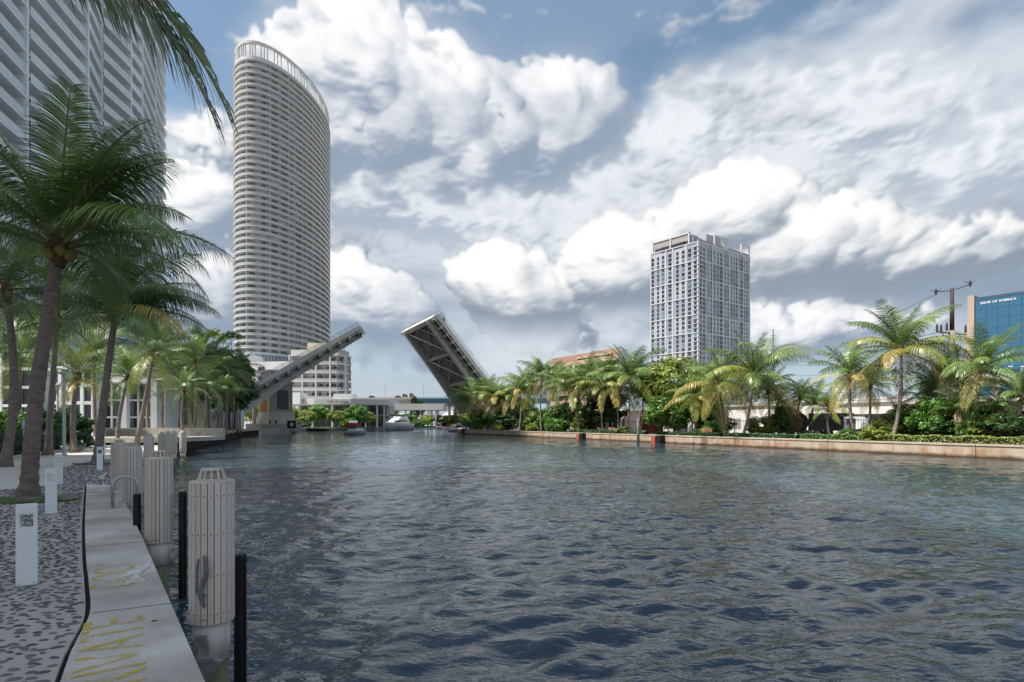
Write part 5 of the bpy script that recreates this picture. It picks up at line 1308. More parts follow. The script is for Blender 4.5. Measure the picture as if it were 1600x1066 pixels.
# ------------------------------------------------------------------ grey and white tower on the right
def grid_tower():
    C0 = Vector((151, 467)); CL = Vector((121.5, 503)); CRt = Vector((211, 512))
    t = empty('grid_tower', (151, 467, 1), 'grey and white residential tower with a grid of windows on the right', 'tower')
    mw = mat('grid_white', (.46, .47, .50), .7, .05, .1); mg = mat('grid_grey', (.25, .27, .33), .75, .05, .1); mlg = mat('grid_light', (.35, .37, .42), .7, .05, .1)
    NF = 40; FH = 3.68; top = NF*FH+2
    back = CL+(CRt-C0)-C0
    poly = [(0, 0), tuple(CRt-C0), tuple(CL+CRt-2*C0), tuple(CL-C0)]
    MB().prism(poly, -1, top).obj('core', mg, t)
    wd = [box_mesh('window', M_glassdk), box_mesh('window', M_glassbl)]
    wins = []; r = random.Random(8)
    for fi, (P, Q) in enumerate(((C0, CL), (C0, CRt))):
        d = Q-P; L_ = d.length; d.normalize(); n = Vector((d.y, -d.x))
        if n.y > 0: n = -n
        a = math.atan2(d.y, d.x)
        # columns of the facade as fractions of its length: (centre, width, kind)
        if fi == 0: cols = [(.055, .075, 'b'), (.17, .09, 'b'), (.30, .08, 'w'), (.42, .07, 'w'), (.58, .09, 'w'), (.73, .07, 'w'), (.84, .06, 'w'), (.955, .07, 'b')]; vert = [.0, .235, .51, .66, 1.0]
        else: cols = [(.035, .05, 'b'), (.10, .035, 'w'), (.17, .03, 'w'), (.235, .028, 'w'), (.295, .028, 'w'), (.36, .028, 'w'), (.42, .05, 'w'), (.50, .028, 'w'), (.56, .035, 'w'), (.625, .022, 'w'), (.675, .022, 'w'), (.725, .03, 'w'), (.775, .022, 'w'), (.83, .05, 'w'), (.88, .045, 'w'), (.945, .03, 'w')]; vert = [.0, .15, .245, .465, .57, .755, .865, 1.0]
        def loc(u, out): q = P-C0+d*(u*L_)+n*out; return q
        # four-storey panels, light and dark in turn
        nb = NF//4
        for k in range(len(vert)-1):
            u0, u1 = vert[k], vert[k+1]
            for b in range(nb):
                light = (k+b+fi) % 2 == 0
                q = loc((u0+u1)/2, .05)
                MB().box((q.x, q.y, b*4*FH+2*FH+2), ((u1-u0)*L_-.3, .3, 4*FH-.3), a).obj('facade_panel', mlg if light else mg, t)
        for u in vert:
            q = loc(min(max(u, .004), .996), .25); MB().box((q.x, q.y, top/2), (.9, .9, top), a).obj('vertical_rib', mw, t)
        for b in range(nb+1):
            q = loc(.5, .25); MB().box((q.x, q.y, b*4*FH+2), (L_+.8, .8, .8), a).obj('band', mw, t)
        for (u, w, kd) in cols:
            for f in range(NF-1):
                q = loc(u, .22); wins.append(((q.x, q.y, f*FH+2+1.75), a, (w*L_*.74, .12, 2.75 if kd == 'w' else 2.85), 0 if r.random() < .8 else 1))
    pieces('window', t, wd, wins, key=lambda w: -w[0][2]+.01*w[0][0])
    # balconies at the front corner
    sm = MB().prism([(-4.0, 4.4), (-.6, -1.2), (5.6, 2.4), (4, 6), (-1, 8)], 0, .35).mesh('corner_balcony', mw)
    for f in range(1, NF): link('corner_balcony', sm, t, (0, 0, f*FH+2))
    # roof: blocks with open frames
    dl = (CL-C0).normalized(); dr = (CRt-C0).normalized()
    def blk(name, m, u0, u1, v0, v1, z0, z1):
        q = [dr*u0+dl*v0, dr*u1+dl*v0, dr*u1+dl*v1, dr*u0+dl*v1]; return MB().prism([(p.x, p.y) for p in q], z0, z1).obj(name, m, t)
    blk('roof_block', mg, 2, 30, 6, 44, top, top+6); blk('roof_glass_band', M_glassdk, -.3, 12, 14, 36, top-1.5, top+3.2)
    for u0, u1, v0, v1 in ((0, 1.2, 8, 45), (0, 22, 44, 45.2), (0, 1.2, 8, 9.2)): blk('roof_frame', mw, u0-.4, u1, v0, v1, top+8.8, top+10)
    for u, v in ((0, 8), (0, 26), (0, 44), (20, 44), (14, 8)): blk('roof_frame_post', mw, u-.4, u+.8, v, v+1.2, top, top+9)
    blk('roof_louvre', mat('louvre', (.30, .29, .28), .8), .3, 20, 9, 44, top+3.3, top+8.7); blk('roof_block', mlg, 14, 34, 2, 30, top, top+9.5)
    for u0, u1 in ((22, 42), (62, 75)):
        blk('roof_frame', mw, u0, u1, -.4, .9, top+8.4, top+9.8)
        for u in (u0, u1-6 if u0 == 22 else u1-1.2): blk('roof_frame_post', mw, u, u+(6 if (u0 == 22 and u > u0) else 1.2), -.4, .9, top, top+8.5)
    blk('roof_parapet', mg, 0, 74.6, 0, .8, top, top+2.4)
grid_tower()
# ------------------------------------------------------------------ pink office building
def pink():
    t = empty('pink_office_building', (49, 262, 1), 'low pink-brown office block with ribbon windows behind the palms', 'building')
    mp = mat('pink_stone', (.34, .20, .17), .8, .08, .2); mp2 = mat('pink_stone_light', (.44, .30, .26), .8, .06, .2)
    d = Vector((-27, 44)).normalized(); n = Vector((-d.y, d.x)); n = n if n.x < 0 else -n
    def strip_(name, m, u0, u1, o0, o1, z0, z1):
        q = [d*u0+n*o0, d*u1+n*o0, d*u1+n*o1, d*u0+n*o1]; return MB().prism([(p.x, p.y) for p in q], z0, z1).obj(name, m, t)
    ray = Vector((49, 262)).normalized()*22
    for nm, m_, e, z0, z1 in (('wall', mp, 0, -.5, 33.2), ('attic', mp, .6, 33.2, 36)):
        q = [n*e, d*53+n*e, d*53+ray, ray]; MB().prism([(p.x, p.y) for p in q], z0, z1).obj(nm, m_, t)
    for j in range(6):
        strip_('spandrel', mp2, 0, 53, 0, .8 if j < 5 else 1.2, 6.1+j*4.9, 8.4+j*4.9)
        for k in range(9): strip_('window', M_glassdk, 1+k*5.8, 6.2+k*5.8, 0, .15, 3.5+j*4.9, 6.05+j*4.9)
    strip_('attic_step', mp2, 4, 30, .6, 1.6, 33.6, 34.6)
pink()
# ------------------------------------------------------------------ blue glass bank building
def bank():
    t = empty('blue_glass_tower', (176, 219, 1), 'blue glass office building with white lettering at the right edge', 'building')
    mb_ = mat('blue_curtain_glass', (.04, .12, .21), .10, .06, .03, spec=.9)
    mt = mat('tan_stone', (.36, .29, .24), .85, .06, .2)
    q = Vector((52, -71)); a = math.atan2(q.y, q.x); L_ = q.length; t.rotation_euler = (0, 0, a)
    MB().b2(0, L_, .4, 30, -.5, 48.5).obj('core', mat('bank_core', (.035, .10, .18), .3), t)
    NF, NC = 13, 26
    pm = box_mesh('glass_panel', mb_, (L_/NC-.08, .16, 48/NF-.07))
    for j in range(NF):
        for i in range(NC): link('glass_panel', pm, t, ((i+.5)*L_/NC, .3, 1+(j+.5)*48/NF-.6), (0, 0, 0))
    MB().b2(-.1, L_+.1, .15, 30.2, 48.4, 49.4).obj('roof_edge', mat('roof_edge_blue', (.04, .08, .13), .5), t)
    MB().b2(-2.2, -.15, -.3, 4, -.5, 50.4).obj('stone_pier', mt, t); MB().b2(-3.2, -2.25, .2, 5, -.5, 38).obj('stone_pier', mt, t)
    cu = bpy.data.curves.new('t', 'FONT'); cu.body = 'BANK OF AMERICA'; cu.size = 1.2; cu.extrude = .08; cu.space_character = 1.0
    tmp = bpy.data.objects.new('t', cu); COL.objects.link(tmp); bpy.context.view_layer.update(); me = bpy.data.meshes.new_from_object(tmp); bpy.data.objects.remove(tmp)
    me.materials.clear(); me.materials.append(mat('sign_letters', (.78, .80, .82), .5))
    link('sign_lettering', me, t, (1.7, .10, 46.6), (math.pi/2, 0, 0))
bank()
# ------------------------------------------------------------------ utility pole and wires
def pole():
    x, y = 42.4, 55.5
    t = empty('utility_pole', (x, y, 1), 'tall wooden utility pole with crossarms above the right bank palms', 'utility pole')
    mp = mat('pole_grey', (.22, .20, .17), .9, .15, 1.5); md = mat('pole_dark', (.055, .04, .045), .8, .2, 2)
    MB().tube([(0, 0, -.1), (0, 0, 10.5)], [.33, .26], 10).obj('pole', mp, t, True); MB().tube([(0, 0, 10.4), (0, 0, 14.6)], [.2, .15], 10).obj('pole_top', md, t, True)
    MB().tube([(.55, .1, 3), (.55, .1, 9.2)], [.2, .16], 8).obj('side_pole', mp, t)
    MB().tube([(-1.5, 0, 14.25), (-.1, 0, 14.35), (.1, 0, 14.4), (1.7, 0, 14.95)], .045, 5).obj('top_arm', md, t)
    MB().tube([(-1.6, -.2, 10.35), (1.5, .2, 10.15)], .075, 5).obj('crossarm', md, t)
    for s in (-1, 1): MB().tube([(s*1.0, 0, 10.25), (0, 0, 9.5)], .04, 4).obj('brace', md, t)
    for q in ((-1.45, 10.4), (-1.05, 10.35), (-.5, 10.5), (1.3, 10.3)): MB().lathe([(.09, 0), (.11, .1), (.09, .6), (.05, .75)], 7, (q[0], 0, q[1])).obj('insulator', md, t)
    for q in ((-1.55, 14.2), (1.75, 15.0)):
        MB().lathe([(.05, -.25), (.12, -.1), (.12, .15), (.05, .35)], 7, (q[0], 0, q[1])).obj('insulator', md, t)
        MB().tube([(q[0]-.5, 0, q[1]+.2), (q[0], 0, q[1]), (q[0]+.5, 0, q[1]+.35)], .03, 4).obj('wire_clamp', md, t)
    for k in range(3): MB().tube([(-1.6+k*.3, 0, 8.3-k*.2), (-1.2+k*.3, .1, 7.8-k*.2)], .1, 5).obj('fuse', md, t)
    MB().tube([(-1.2, 0, 8.1), (0, 0, 8.0)], .05, 4).obj('lower_arm', md, t)
    mwire = mat('wire', (.06, .06, .07), .6)
    ends = [(-1.5, 11.3, (1215, 553), 'upper'), (-1.2, 10.2, (1215, 561), 'second'), (-.6, 9.7, (1215, 567), 'third'), (-.2, 9.4, (1215, 585), 'fourth'), (-1.5, 15.0, (1240, 540), 'topmost')]
    for dx, z, (px, py), lb in ends:
        e = at(px, py, 150); s = Vector((x+dx, y, z)); pts = []
        for k in range(17):
            u = k/16; p = s.lerp(e, u); p.z -= 2.2*4*u*(1-u)*.5; pts.append(p)
        o = MB().tube(pts, .03, 4).obj('power_line', mwire); tag(o, lb+' thin power line running from the utility pole to the left', 'wire', 'power lines')
    for dx, z, (px, py), lb in [(1.5, 10.3, (1700, 520), 'upper'), (1.3, 9.6, (1700, 545), 'lower')]:
        e = at(px, py, 60); s = Vector((x+dx, y, z)); o = MB().tube([s.lerp(e, k/10)-Vector((0, 0, 1.2*4*(k/10)*(1-k/10)*.4)) for k in range(11)], .022, 4).obj('power_line', mwire)
        tag(o, lb+' thin power line running from the utility pole to the right', 'wire', 'power lines')
    t = empty('street_lamp', (*at(1589, 662, 70).xy, 1), 'small twin-armed street lamp in front of the blue glass building', 'street lamp')
    MB().tube([(0, 0, 0), (0, 0, 7.6)], .12, 7).obj('post', md, t)
    for s in (-1, 1): MB().tube([(0, 0, 7.0), (s*.7, 0, 8.4)], .05, 5).obj('arm', M_gal, t); MB().box((s*.75, 0, 8.5), (.4, .2, .12)).obj('lamp_head', mfr, t)
    m_ = empty('antenna_mast', (*at(1208, 662, 180).xy, 1), 'thin dark mast rising beside the grey tower', 'mast'); MB().tube([(0, 0, 0), (0, 0, 31)], .13, 5).obj('mast', M_dark, m_)
    for z in (22, 26, 29): MB().tube([(-.8, 0, z), (.8, 0, z)], .06, 4).obj('crossbar', M_dark, m_)
pole()
# ------------------------------------------------------------------ right bank palms
def wy(px, o=3.0): return (52.98+o)/((px-800)/900+.4407)
g2 = 'coconut palms along the right seawall'
RP = [ # base px, crown px, crown py, frond length in px, yellow, row offset, look
 (1393, 1408, 548, 92, .95, 2.0, 'largest right-bank palm with yellow lower fronds, left of the utility pole'),
 (1340, 1328, 588, 62, .95, 3.6, 'shorter palm with golden lower fronds, left of the largest right-bank palm'),
 (1532, 1533, 578, 78, .45, 4.5, 'full dark green palm in front of the blue glass building'),
 (1475, 1462, 600, 58, .35, 6.5, 'slim palm beside the utility pole'),
 (1160, 1178, 588, 84, .9, 2.0, 'tall palm with drooping yellow fronds under the right of the grey tower'),
 (1137, 1124, 602, 70, .75, 2.6, 'palm with golden fronds under the middle of the grey tower'),
 (978, 984, 590, 62, .55, 2.2, 'tall straight palm right of the pink office block'),
 (966, 960, 598, 52, .6, 6.0, 'palm half hidden behind the tall straight one by the pink block'),
 (905, 902, 606, 50, .8, 3.0, 'palm with yellow-tipped fronds in front of the pink office block'),
 (890, 880, 604, 44, .6, 5.0, 'palm left of the yellow-tipped one in front of the pink block'),
 (846, 848, 586, 38, .85, 3.0, 'slender tall palm left of the pink office block'),
 (856, 861, 594, 38, .6, 5.0, 'palm close behind the slender tall palm left of the pink block'),
 (811, 812, 612, 38, .8, 3.0, 'palm with a bare trunk above the middle of the far seawall'),
 (800, 797, 622, 32, .6, 5.5, 'short palm behind the bare-trunked palm'),
 (776, 776, 624, 38, .95, 3.0, 'palm with orange-yellow fronds right of the bridge leaf foot'),
 (770, 764, 618, 40, .4, 6.0, 'palm covering the foot of the right bridge leaf'),
 (748, 745, 620, 40, .5, 4.0, 'leaning palm at the left end of the right bank'),
 (738, 733, 628, 36, .5, 3.5, 'leftmost palm above the seawall end'),
 (930, 925, 588, 46, .5, 9.0, 'palm behind the row in front of the right end of the pink block'),
 (825, 830, 612, 36, .7, 6.0, 'palm between the bare-trunked palm and the slender tall one'),
 (1252, 1250, 622, 40, .2, 9.0, 'small palm behind the fence, right of the grey tower'),
 (1268, 1272, 628, 38, .3, 11.0, 'small thin palm behind the fence, left of the golden palm'),
 (1300, 1296, 640, 34, .4, 8.0, 'low palm behind the fence next to the parked truck'),
 (1452, 1448, 622, 46, .6, 7.0, 'palm with thin leaves between the largest palm and the pole'),
 (1500, 1497, 640, 40, .1, 4.0, 'short bushy palm at the foot of the utility pole'),
 (1592, 1598, 622, 62, .3, 5.0, 'palm cut by the right edge of the view'),
 (1558, 1565, 640, 36, .2, 4.5, 'short fan-like palm near the right edge'),
 (1205, 1215, 632, 40, .3, 10.0, 'small green palm behind the fence right of the tall yellow palm'),
 (1020, 1018, 622, 36, .4, 12.0, 'small palm behind the round tree'),
 (1086, 1088, 622, 48, .8, 4.0, 'half hidden palm with golden fronds right of the round tree'),
 (784, 787, 626, 34, .5, 4.5, 'short green palm right of the orange-yellow palm'),
 (820, 821, 600, 36, .6, 8.0, 'tall thin palm behind the gap left of the slender tall palm'),
 (872, 868, 598, 42, .5, 7.0, 'palm at the left end of the pink office block'),
 (918, 917, 602, 46, .7, 4.0, 'palm right of the yellow-tipped palm before the pink block'),
 (942, 944, 606, 50, .6, 3.5, 'palm left of the tall straight palm'),
 (1000, 1003, 602, 46, .5, 8.0, 'palm right behind the mooring post'),
 (1107, 1102, 606, 56, .6, 7.0, 'palm behind the salmon bench under the grey tower'),
 (1197, 1200, 612, 48, .5, 6.0, 'palm right of the tall palm with drooping yellow fronds'),
 (1356, 1360, 604, 54, .5, 8.0, 'palm between the golden palm and the largest palm, further back'),
 (1500, 1507, 604, 54, .4, 9.0, 'palm behind and right of the utility pole')]
for i, (pb, pc, py, fl, yl, off, lb) in enumerate(RP):
    d = wy(pb, off); c = at(pc, py, d); b = at(pb, 662, d)
    far = d > 70
    palm(lb, (b.x, d, .98), c, 'far' if far else 'mid', fl*d/900*1.15, 27 if fl > 60 else 23, .19 if fl > 55 else .15, .10, yellow=yl*.75, seed=200+i*3, bow=.35, group=g2, nuts=3, wind=.25)
# ------------------------------------------------------------------ broad-leaved trees of the right bank
g3 = 'broad-leaved trees of the right bank'
RT = [(1053, 612, 82, 3.7, 2.9, 3.2, M_lg, 'round bright green tree with a dark trunk below the left of the grey tower'), (1060, 552, 93, 5.2, 4.6, 9, M_ly, 'large light green tree in front of the grey tower'),
      (1025, 565, 92, 4.2, 4.0, 10, M_lg, 'large green tree left of the round tree, behind it'), (930, 615, 0, 4.0, 3.2, 5, M_ld, 'dark dense tree under the pink office block'), (955, 600, 0, 3.6, 3.4, 8, M_ld, 'dark tree right of the pink block palms'),
      (880, 628, 0, 3.6, 3.0, 6, M_lg, 'dark tree between the thin palm trunks'), (838, 640, 0, 3.0, 2.6, 6, M_ly, 'yellow-green bush-like tree left of the pink block'), (795, 636, 0, 4.2, 3.2, 5, M_ld, 'dark tree above the middle of the far seawall'),
      (762, 640, 0, 4.5, 3.2, 6, M_lg, 'dark tree near the foot of the right bridge leaf'), (735, 645, 0, 3.8, 2.8, 7, M_ly, 'light tree at the left end of the right bank'), (1430, 625, 0, 2.2, 2.3, 5, M_lg, 'dark green rounded tree right of the largest palm'),
      (1398, 640, 0, 1.6, 1.6, 9, M_ly, 'small yellow-flowering tree behind the largest palm'), (1230, 630, 0, 2.2, 1.9, 9, M_lg, 'small green tree behind the fence'), (1120, 640, 0, 2.4, 2.0, 8, M_ld, 'dark tree behind the golden palm'),
      (1548, 620, 0, 2.2, 2.2, 8, M_lg, 'green tree right of the utility pole'), (1590, 645, 0, 2.2, 1.8, 4, M_ld, 'dark tree at the right edge'), (1470, 648, 0, 1.6, 1.6, 4, M_ld, 'dark bushy tree left of the utility pole foot'), (818, 622, 0, 3.6, 3.2, 12, M_lg, 'green tree behind the bare-trunked palm'), (1095, 600, 0, 3.4, 3.4, 14, M_lg, 'green tree at the right of the large light green tree')]
for i, (px, top, d, rx, rz, off, m_, lb) in enumerate(RT):
    d = wy(px, off); p = at(px, top, d); h = p.z-.98
    tree(lb, (p.x, d, .98), h, rx, min(rz, h*.46), i % 6, m_, g3, .16)
for i, (px, off, w, h_, m_, lb) in enumerate([(1370, 1.6, 1.6, .9, M_ly, 'light green shrub at the foot of the largest palm'), (1325, 1.6, 1.2, .7, M_lg, 'small shrub right of the golden palm foot'), (975, 2, 1.2, .8, M_ly, 'yellow-green shrub at the foot of the tall straight palm'),
      (830, 2, 1.6, 1.0, M_ly, 'light shrub below the slender tall palm'), (780, 2, 1.8, 1.0, M_ly, 'light shrub below the orange-yellow palm'), (1515, 3, 1.0, 1.6, M_lg, 'spiky shrub at the foot of the dark green palm')]):
    d = wy(px, off); p = at(px, 662, d); bush(lb, (p.x, d, .98), w, w*.8, h_, i, m_, 'shrubs on the right bank')
r_ = random.Random(77)
spots = ['under the bridge leaf foot', 'left of the bare-trunked palm', 'right of the bare-trunked palm', 'left of the slender tall palm', 'under the pink block, left', 'under the pink block, right', 'left of the mooring post', 'right of the round tree', 'under the golden palm', 'right of the tall yellow palm', 'behind the cable reel', 'left of the utility truck', 'right of the utility truck', 'left of the largest palm', 'right of the largest palm', 'left of the pole foot', 'right of the pole foot', 'under the dark green palm', 'near the right edge']
for i, px in enumerate((745, 790, 825, 848, 872, 915, 985, 1085, 1112, 1190, 1232, 1275, 1350, 1378, 1420, 1462, 1505, 1545, 1580)):
    if px in (1232, 1275, 1350, 1085, 985): continue
    d = wy(px, r_.uniform(4, 7)); p = at(px, 662, d); s_ = r_.uniform(1.3, 2.0)*(1 if d < 80 else 1.4)
    bush('leafy understorey shrub '+spots[i], (p.x, d, .98), s_*1.15, s_, s_*r_.uniform(.8, 1.25), i, (M_lg, M_ly, M_ld, M_lg)[i % 4], 'understorey shrubs of the right bank')
dW = Vector((-.4407, 1)).normalized(); nW = Vector((dW.y, -dW.x))
def along(Y, off): return Vector((wallL(Y), Y))+nW*off
for i, (y0, y1, h_, lb, m_) in enumerate([(40, 50.2, .62, 'low clipped hedge on the right seawall below the utility pole', M_ly), (50.6, 57, .55, 'low clipped hedge on the seawall below the largest palm', M_lg), (57.4, 66, .5, 'low clipped hedge on the seawall below the parked vehicles', M_lh), (67, 78, .5, 'low dark hedge on the seawall below the round tree', M_ld), (80, 100, .55, 'low dark hedge on the far part of the seawall', M_ld)]):
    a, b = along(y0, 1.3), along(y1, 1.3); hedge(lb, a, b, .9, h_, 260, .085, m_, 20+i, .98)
# soil strip under the planting
o = land('planting_bed', [tuple(along(15, .45)), tuple(along(152, .45)), tuple(along(152, 6)), tuple(along(15, 6))], .9, 1.0, M_soil)
# ------------------------------------------------------------------ fence behind the planting
f = empty('yard_fence', (*along(80, 7), 1), 'black metal picket fence behind the right bank palms', 'fence')
O_ = along(80, 7); pm = MB().b2(-.05, .05, -.05, .05, 0, 2.1).mesh('post', M_dark)
a_ = math.atan2(dW.y, dW.x); Y_ = 30; k = 0; pk = MB()
while Y_ < 150:
    p = along(Y_, 7)-O_; link('post', pm, f, (p.x, p.y, 0), (0, 0, a_))
    q = along(Y_+2.6*dW.y/2, 7)-O_
    for z in (.25, 1.9): MB().box((q.x, q.y, z), (2.6, .05, .05), a_).obj('rail', M_dark, f)
    for j in range(1, 9):
        q = along(Y_+2.6*dW.y*j/9, 7)-O_; pk.box((q.x, q.y, 1.05), (.025, .025, 1.9))
    Y_ += 2.6*dW.y; k += 1
pk.obj('pickets', M_dark, f)['kind'] = 'stuff'
# ------------------------------------------------------------------ wall things: fenders, mooring post, bench
def wall_fender(px, lb, s=1.0):
    d = 52.98/((px-800)/900+.4407)-.9; p = at(px, 662, d)
    t = empty('wall_fender', (p.x, d, 0), lb, 'fender', 'fender blocks on the right seawall', math.atan2(dW.y, dW.x)+math.pi)
    mr = mat('fender_red', (.40, .085, .035), .85, .25, 2, grime=((.16, .05, .03), .6, 2, 1))
    MB().box((-.62*s, .0, .32*s), (1.0*s, .75*s, .95*s)).obj('red_block', mr, t)
    MB().add([(-.1, -.5, -.2), (.95, -.5, -.2), (.95, .6, -.2), (-.1, .6, -.2), (-.2, -.45, .75), (.25, -.5, 1.02), (.95, -.45, 1.0), (.95, .6, 1.05), (-.1, .6, .9)],
             [(3, 2, 1, 0), (0, 1, 6, 5, 4), (1, 2, 7, 6), (2, 3, 8, 7), (3, 0, 4, 8), (4, 5, 6, 7, 8)]).obj('black_block', M_black, t, scale=(s, s, s))
wall_fender(1029, 'red and black fender block on the seawall right of the mooring post'); wall_fender(909, 'smaller-looking red and black fender block on the far seawall'); wall_fender(724, 'dark red and black fender at the left end of the seawall', 1.2)
p = at(997, 662, 76)
o = MB().tube([(0, 0, -.8), (0, 0, 3.0), (.02, 0, 3.15)], [.2, .17, .1], 9).obj('mooring_post', mat('weathered_post', (.26, .26, .21), .9, .2, 1.5, grime=((.10, .08, .04), .6, 1.2, 1)), loc=(p.x, 76, 0), smooth=True); tag(o, 'single weathered wooden mooring post in the water before the seawall', 'post')
def bench(px, off, lb):
    d = wy(px, off); p = at(px, 662, d); t = empty('park_bench', (p.x, d, 1.0), lb, 'bench', 'benches on the right bank', math.atan2(dW.y, dW.x))
    mb = mat('bench_salmon', (.42, .20, .15), .7)
    for k in range(3): MB().b2(-.9, .9, -.22+k*.15, -.1+k*.15, .42, .46).obj('seat_slat', mb, t); MB().b2(-.9, .9, .26, .3, .55+k*.14, .66+k*.14).obj('back_slat', mb, t)
    for s in (-.75, .75): MB().b2(s-.04, s+.04, -.2, .28, 0, .42).obj('leg', M_dark, t)
bench(1107, 2.6, 'salmon bench on the seawall left of the golden palm trunk'); bench(958, 2.6, 'salmon bench on the far seawall below the pink block')
# ------------------------------------------------------------------ vehicles and sheds in the yard
def wheel(t, x, y, r_, w=.3):
    o = MB().tube([(x, y-w/2, r_), (x, y+w/2, r_)], r_, 16).obj('wheel', M_black, t); MB().tube([(x, y-w/2-.01, r_), (x, y+w/2+.01, r_)], r_*.55, 12).obj('rim', M_gal, o)
def vehicle_at(name, px, off, lb, cat, rz=0, grp_=None):
    d = wy(px, off); p = at(px, 662, d); return empty(name, (p.x, d, .98), lb, cat, grp_, rz)
aW = math.atan2(-dW.y, -dW.x)
t = vehicle_at('pickup_truck', 1205, 9, 'white pickup truck parked behind the fence left of the cable reel', 'truck', aW+.3)
m = MB(); loft(m, [(-2.4, .95, .95, .5, 1.15), (-.2, .95, .95, .5, 1.2), (2.4, .95, .9, .5, 1.1)]); m.obj('body', mfr, t); m = MB(); loft(m, [(-.6, .88, .75, 1.18, 1.85, .25), (1.2, .88, .75, 1.15, 1.82, -.35)]); m.obj('cab', mfr, t)
m = MB(); loft(m, [(-.45, .90, .78, 1.25, 1.72, .2), (1.05, .90, .78, 1.22, 1.70, -.3)]); m.obj('cab_window', M_glassdk, t)
for x in (-1.6, 1.55):
    for y in (-.85, .85): wheel(t, x, y, .4, .25)
t = vehicle_at('cable_reel_trailer', 1243, 9, 'brown cable reel trailer behind the fence', 'trailer', aW+.3)
MB().tube([(0, -.7, 1.7), (0, .7, 1.7)], .75, 18).obj('cable_drum', mat('cable_brown', (.20, .09, .05), .85, .2, 3), t)
for y in (-.75, .75): MB().tube([(0, y-.05, 1.7), (0, y+.05, 1.7)], 1.15, 20).obj('reel_flange', mat('reel_wood', (.20, .13, .09), .85, .2, 2), t)
MB().b2(-1.8, 1.8, -.8, .8, .55, .72).obj('chassis', M_gal, t); wheel(t, .9, -.9, .42); wheel(t, .9, .9, .42); wheel(t, -.9, -.9, .42); wheel(t, -.9, .9, .42)
t = vehicle_at('utility_truck', 1318, 10, 'white-cabbed utility truck with a dark box body behind the fence', 'truck', aW+.15)
m = MB(); loft(m, [(.6, 1.1, 1.05, .7, 2.3), (1.9, 1.1, 1.0, .7, 2.3, -.25), (3.0, 1.05, 1.0, .7, 1.45)]); m.obj('cab', mfr, t); MB().b2(.9, 1.75, -1.12, 1.12, 1.5, 2.1).obj('cab_window', M_glassdk, t)
MB().b2(-3.2, .5, -1.2, 1.2, .8, 2.7).obj('cargo_box', mat('box_dark', (.035, .037, .04), .6, .2, .8), t)
for x in (-2.2, 2.2):
    for y in (-1.0, 1.0): wheel(t, x, y, .52)
t = vehicle_at('yellow_loader', 1500, 12, 'small yellow loader seen between the trunks right of the utility pole', 'loader', aW)
MB().b2(-1.3, .9, -.7, .7, .6, 1.5).obj('body', mat('loader_yellow', (.70, .40, .02), .6), t); MB().b2(-.7, .5, -.65, .65, 1.5, 2.6).obj('cab', M_glassdk, t); MB().b2(-.8, .6, -.72, .72, 2.6, 2.72).obj('cab_roof', MATS['loader_yellow'], t)
MB().b2(1.3, 1.9, -.9, .9, .2, .9).obj('bucket', M_gal, t); MB().tube([(.6, -.6, 1.5), (1.6, -.6, .8)], .1, 5).obj('arm', MATS['loader_yellow'], t)
for x in (-.9, .7):
    for y in (-.75, .75): wheel(t, x, y, .45)
def container(px, off, lb, m_, L_=6, h_=2.6, rz=0):
    t = vehicle_at('storage_container', px, off, lb, 'container', aW+rz, 'containers in the yard')
    MB().b2(-L_/2, L_/2, -1.2, 1.2, 0, h_).obj('shell', m_, t)
    rb = MB()
    for k in range(int(L_/.3)): rb.b2(-L_/2+.1+k*.3, -L_/2+.22+k*.3, -1.25, -1.2, .12, h_-.12); rb.b2(-L_/2+.1+k*.3, -L_/2+.22+k*.3, 1.2, 1.25, .12, h_-.12)
    rb.obj('ribs', m_, t); MB().b2(L_/2, L_/2+.05, -1.1, 0, .1, h_-.1).obj('door', m_, t); MB().b2(L_/2, L_/2+.05, .03, 1.1, .1, h_-.1).obj('door', m_, t)
container(1590, 9, 'dark blue storage container at the right edge behind the fence', mat('container_navy', (.02, .035, .07), .6, .2, .5), 7)
container(1562, 10, 'green storage container left of the dark blue one', mat('container_green', (.02, .12, .06), .6, .2, .5), 2.4, 2.2)
container(862, 11, 'orange storage container behind the trunks left of the pink block', mat('container_orange', (.62, .24, .03), .7, .2, .5), 8, 2.8)
container(740, 10, 'pale blue container at the left end of the right bank', mat('container_pale_blue', (.16, .34, .48), .7, .2, .5), 5, 3.2)
container(1018, 12, 'dark red storage container behind the fence left of the round tree', mat('container_red', (.30, .05, .03), .7, .2, .5), 3, 2.8)
container(1380, 13, 'dark grey storage container behind the largest palm trunk', mat('container_grey', (.06, .06, .065), .7, .2, .5), 6)
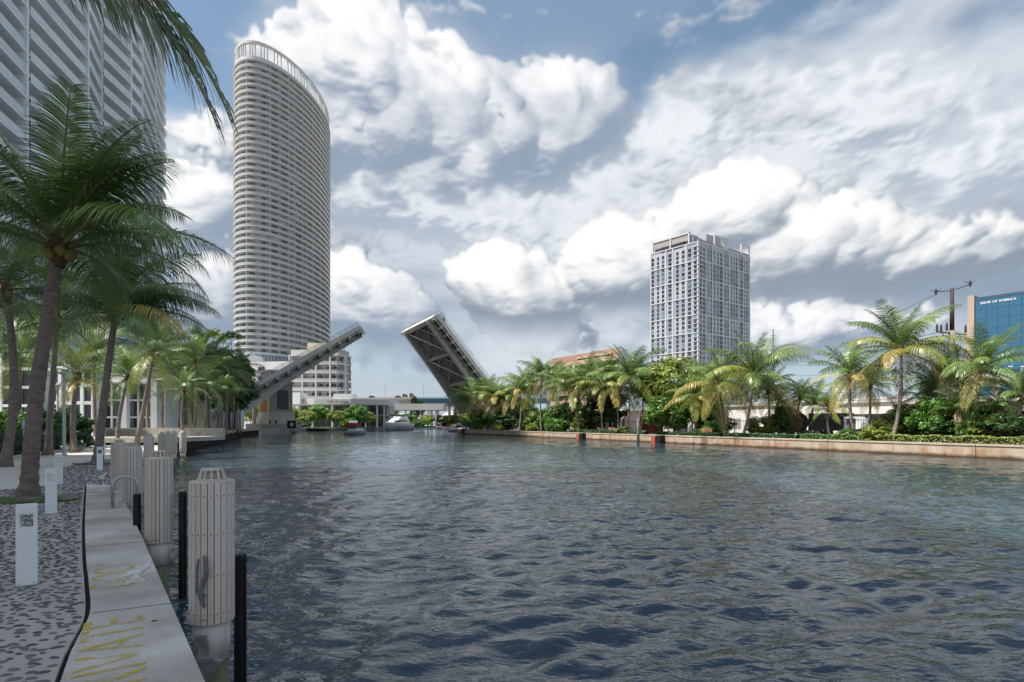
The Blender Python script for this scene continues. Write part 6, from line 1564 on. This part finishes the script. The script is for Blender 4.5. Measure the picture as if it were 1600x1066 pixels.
# pale yard sheds
def shed(px, off, w, d_, h_, lb, m_, nwin=6):
    t = vehicle_at('yard_shed', px, off, lb, 'building', aW, 'pale sheds in the yard')
    MB().b2(-w/2, w/2, -d_/2, d_/2, -.2, h_).obj('wall', m_, t); MB().b2(-w/2-.3, w/2+.3, -d_/2-.3, d_/2+.3, h_, h_+.3).obj('roof', M_conc, t)
    for k in range(nwin):
        for s in (-1, 1): MB().b2(-w/2+w*(k+.25)/nwin, -w/2+w*(k+.75)/nwin, s*d_/2-.06, s*d_/2+.06, .8, min(2.4, h_-.4)).obj('window' if k % 3 else 'door', M_glassdk if k % 3 else M_gal, t)
mp_ = mat('shed_white', (.60, .58, .57), .8, .08, .4); mp2_ = mat('shed_pink', (.50, .43, .42), .8, .08, .4)
shed(935, 17, 30, 8, 3.6, 'long pale shed behind the fence under the pink office block', mp2_); shed(1060, 22, 24, 8, 4.0, 'pale shed behind the round tree', mp_); shed(1170, 26, 18, 8, 4.2, 'white shed behind the tall yellow palm', mp_)
shed(1300, 30, 22, 9, 4.6, 'long white shed behind the parked vehicles', mp_, 8); shed(1440, 28, 16, 8, 4.2, 'white shed left of the utility pole', mp_); shed(1530, 24, 12, 7, 3.8, 'beige shed right of the utility pole', mat('shed_beige', (.55, .48, .38), .8))
b_ = empty('elevated_ramp', (*at(1580, 662, 120).xy, 1), 'pale elevated road ramp in front of the blue glass building', 'ramp')
MB().prism([(-14, 0), (40, -26), (44, -18), (-10, 8)], 10.2, 11.6).obj('deck', M_conc, b_)
for k in range(4): MB().tube([(-4+k*10, -1-k*4.7, -.5), (-4+k*10, -1-k*4.7, 10.3)], .7, 8).obj('column', M_conc, b_)
# electrical substation gantry
t = empty('substation_gantry', (*at(1262, 662, 120).xy, 1), 'thin grey steel substation gantry behind the small palms', 'gantry')
for x in (-5, 0, 5, 10):
    MB().tube([(x, 0, 0), (x, 0, 9.5)], .12, 5).obj('post', M_gal, t); MB().tube([(x, 4, 0), (x, 4, 8)], .12, 5).obj('post', M_gal, t)
for z in (6.5, 8, 9.4): MB().tube([(-5, 0, z), (10, 0, z)], .09, 4).obj('beam', M_gal, t)
for k in range(8): MB().tube([(-5+k*2, 0, 8), (-4+k*2, 0, 9.4)], .05, 4).obj('lattice_bar', M_gal, t)
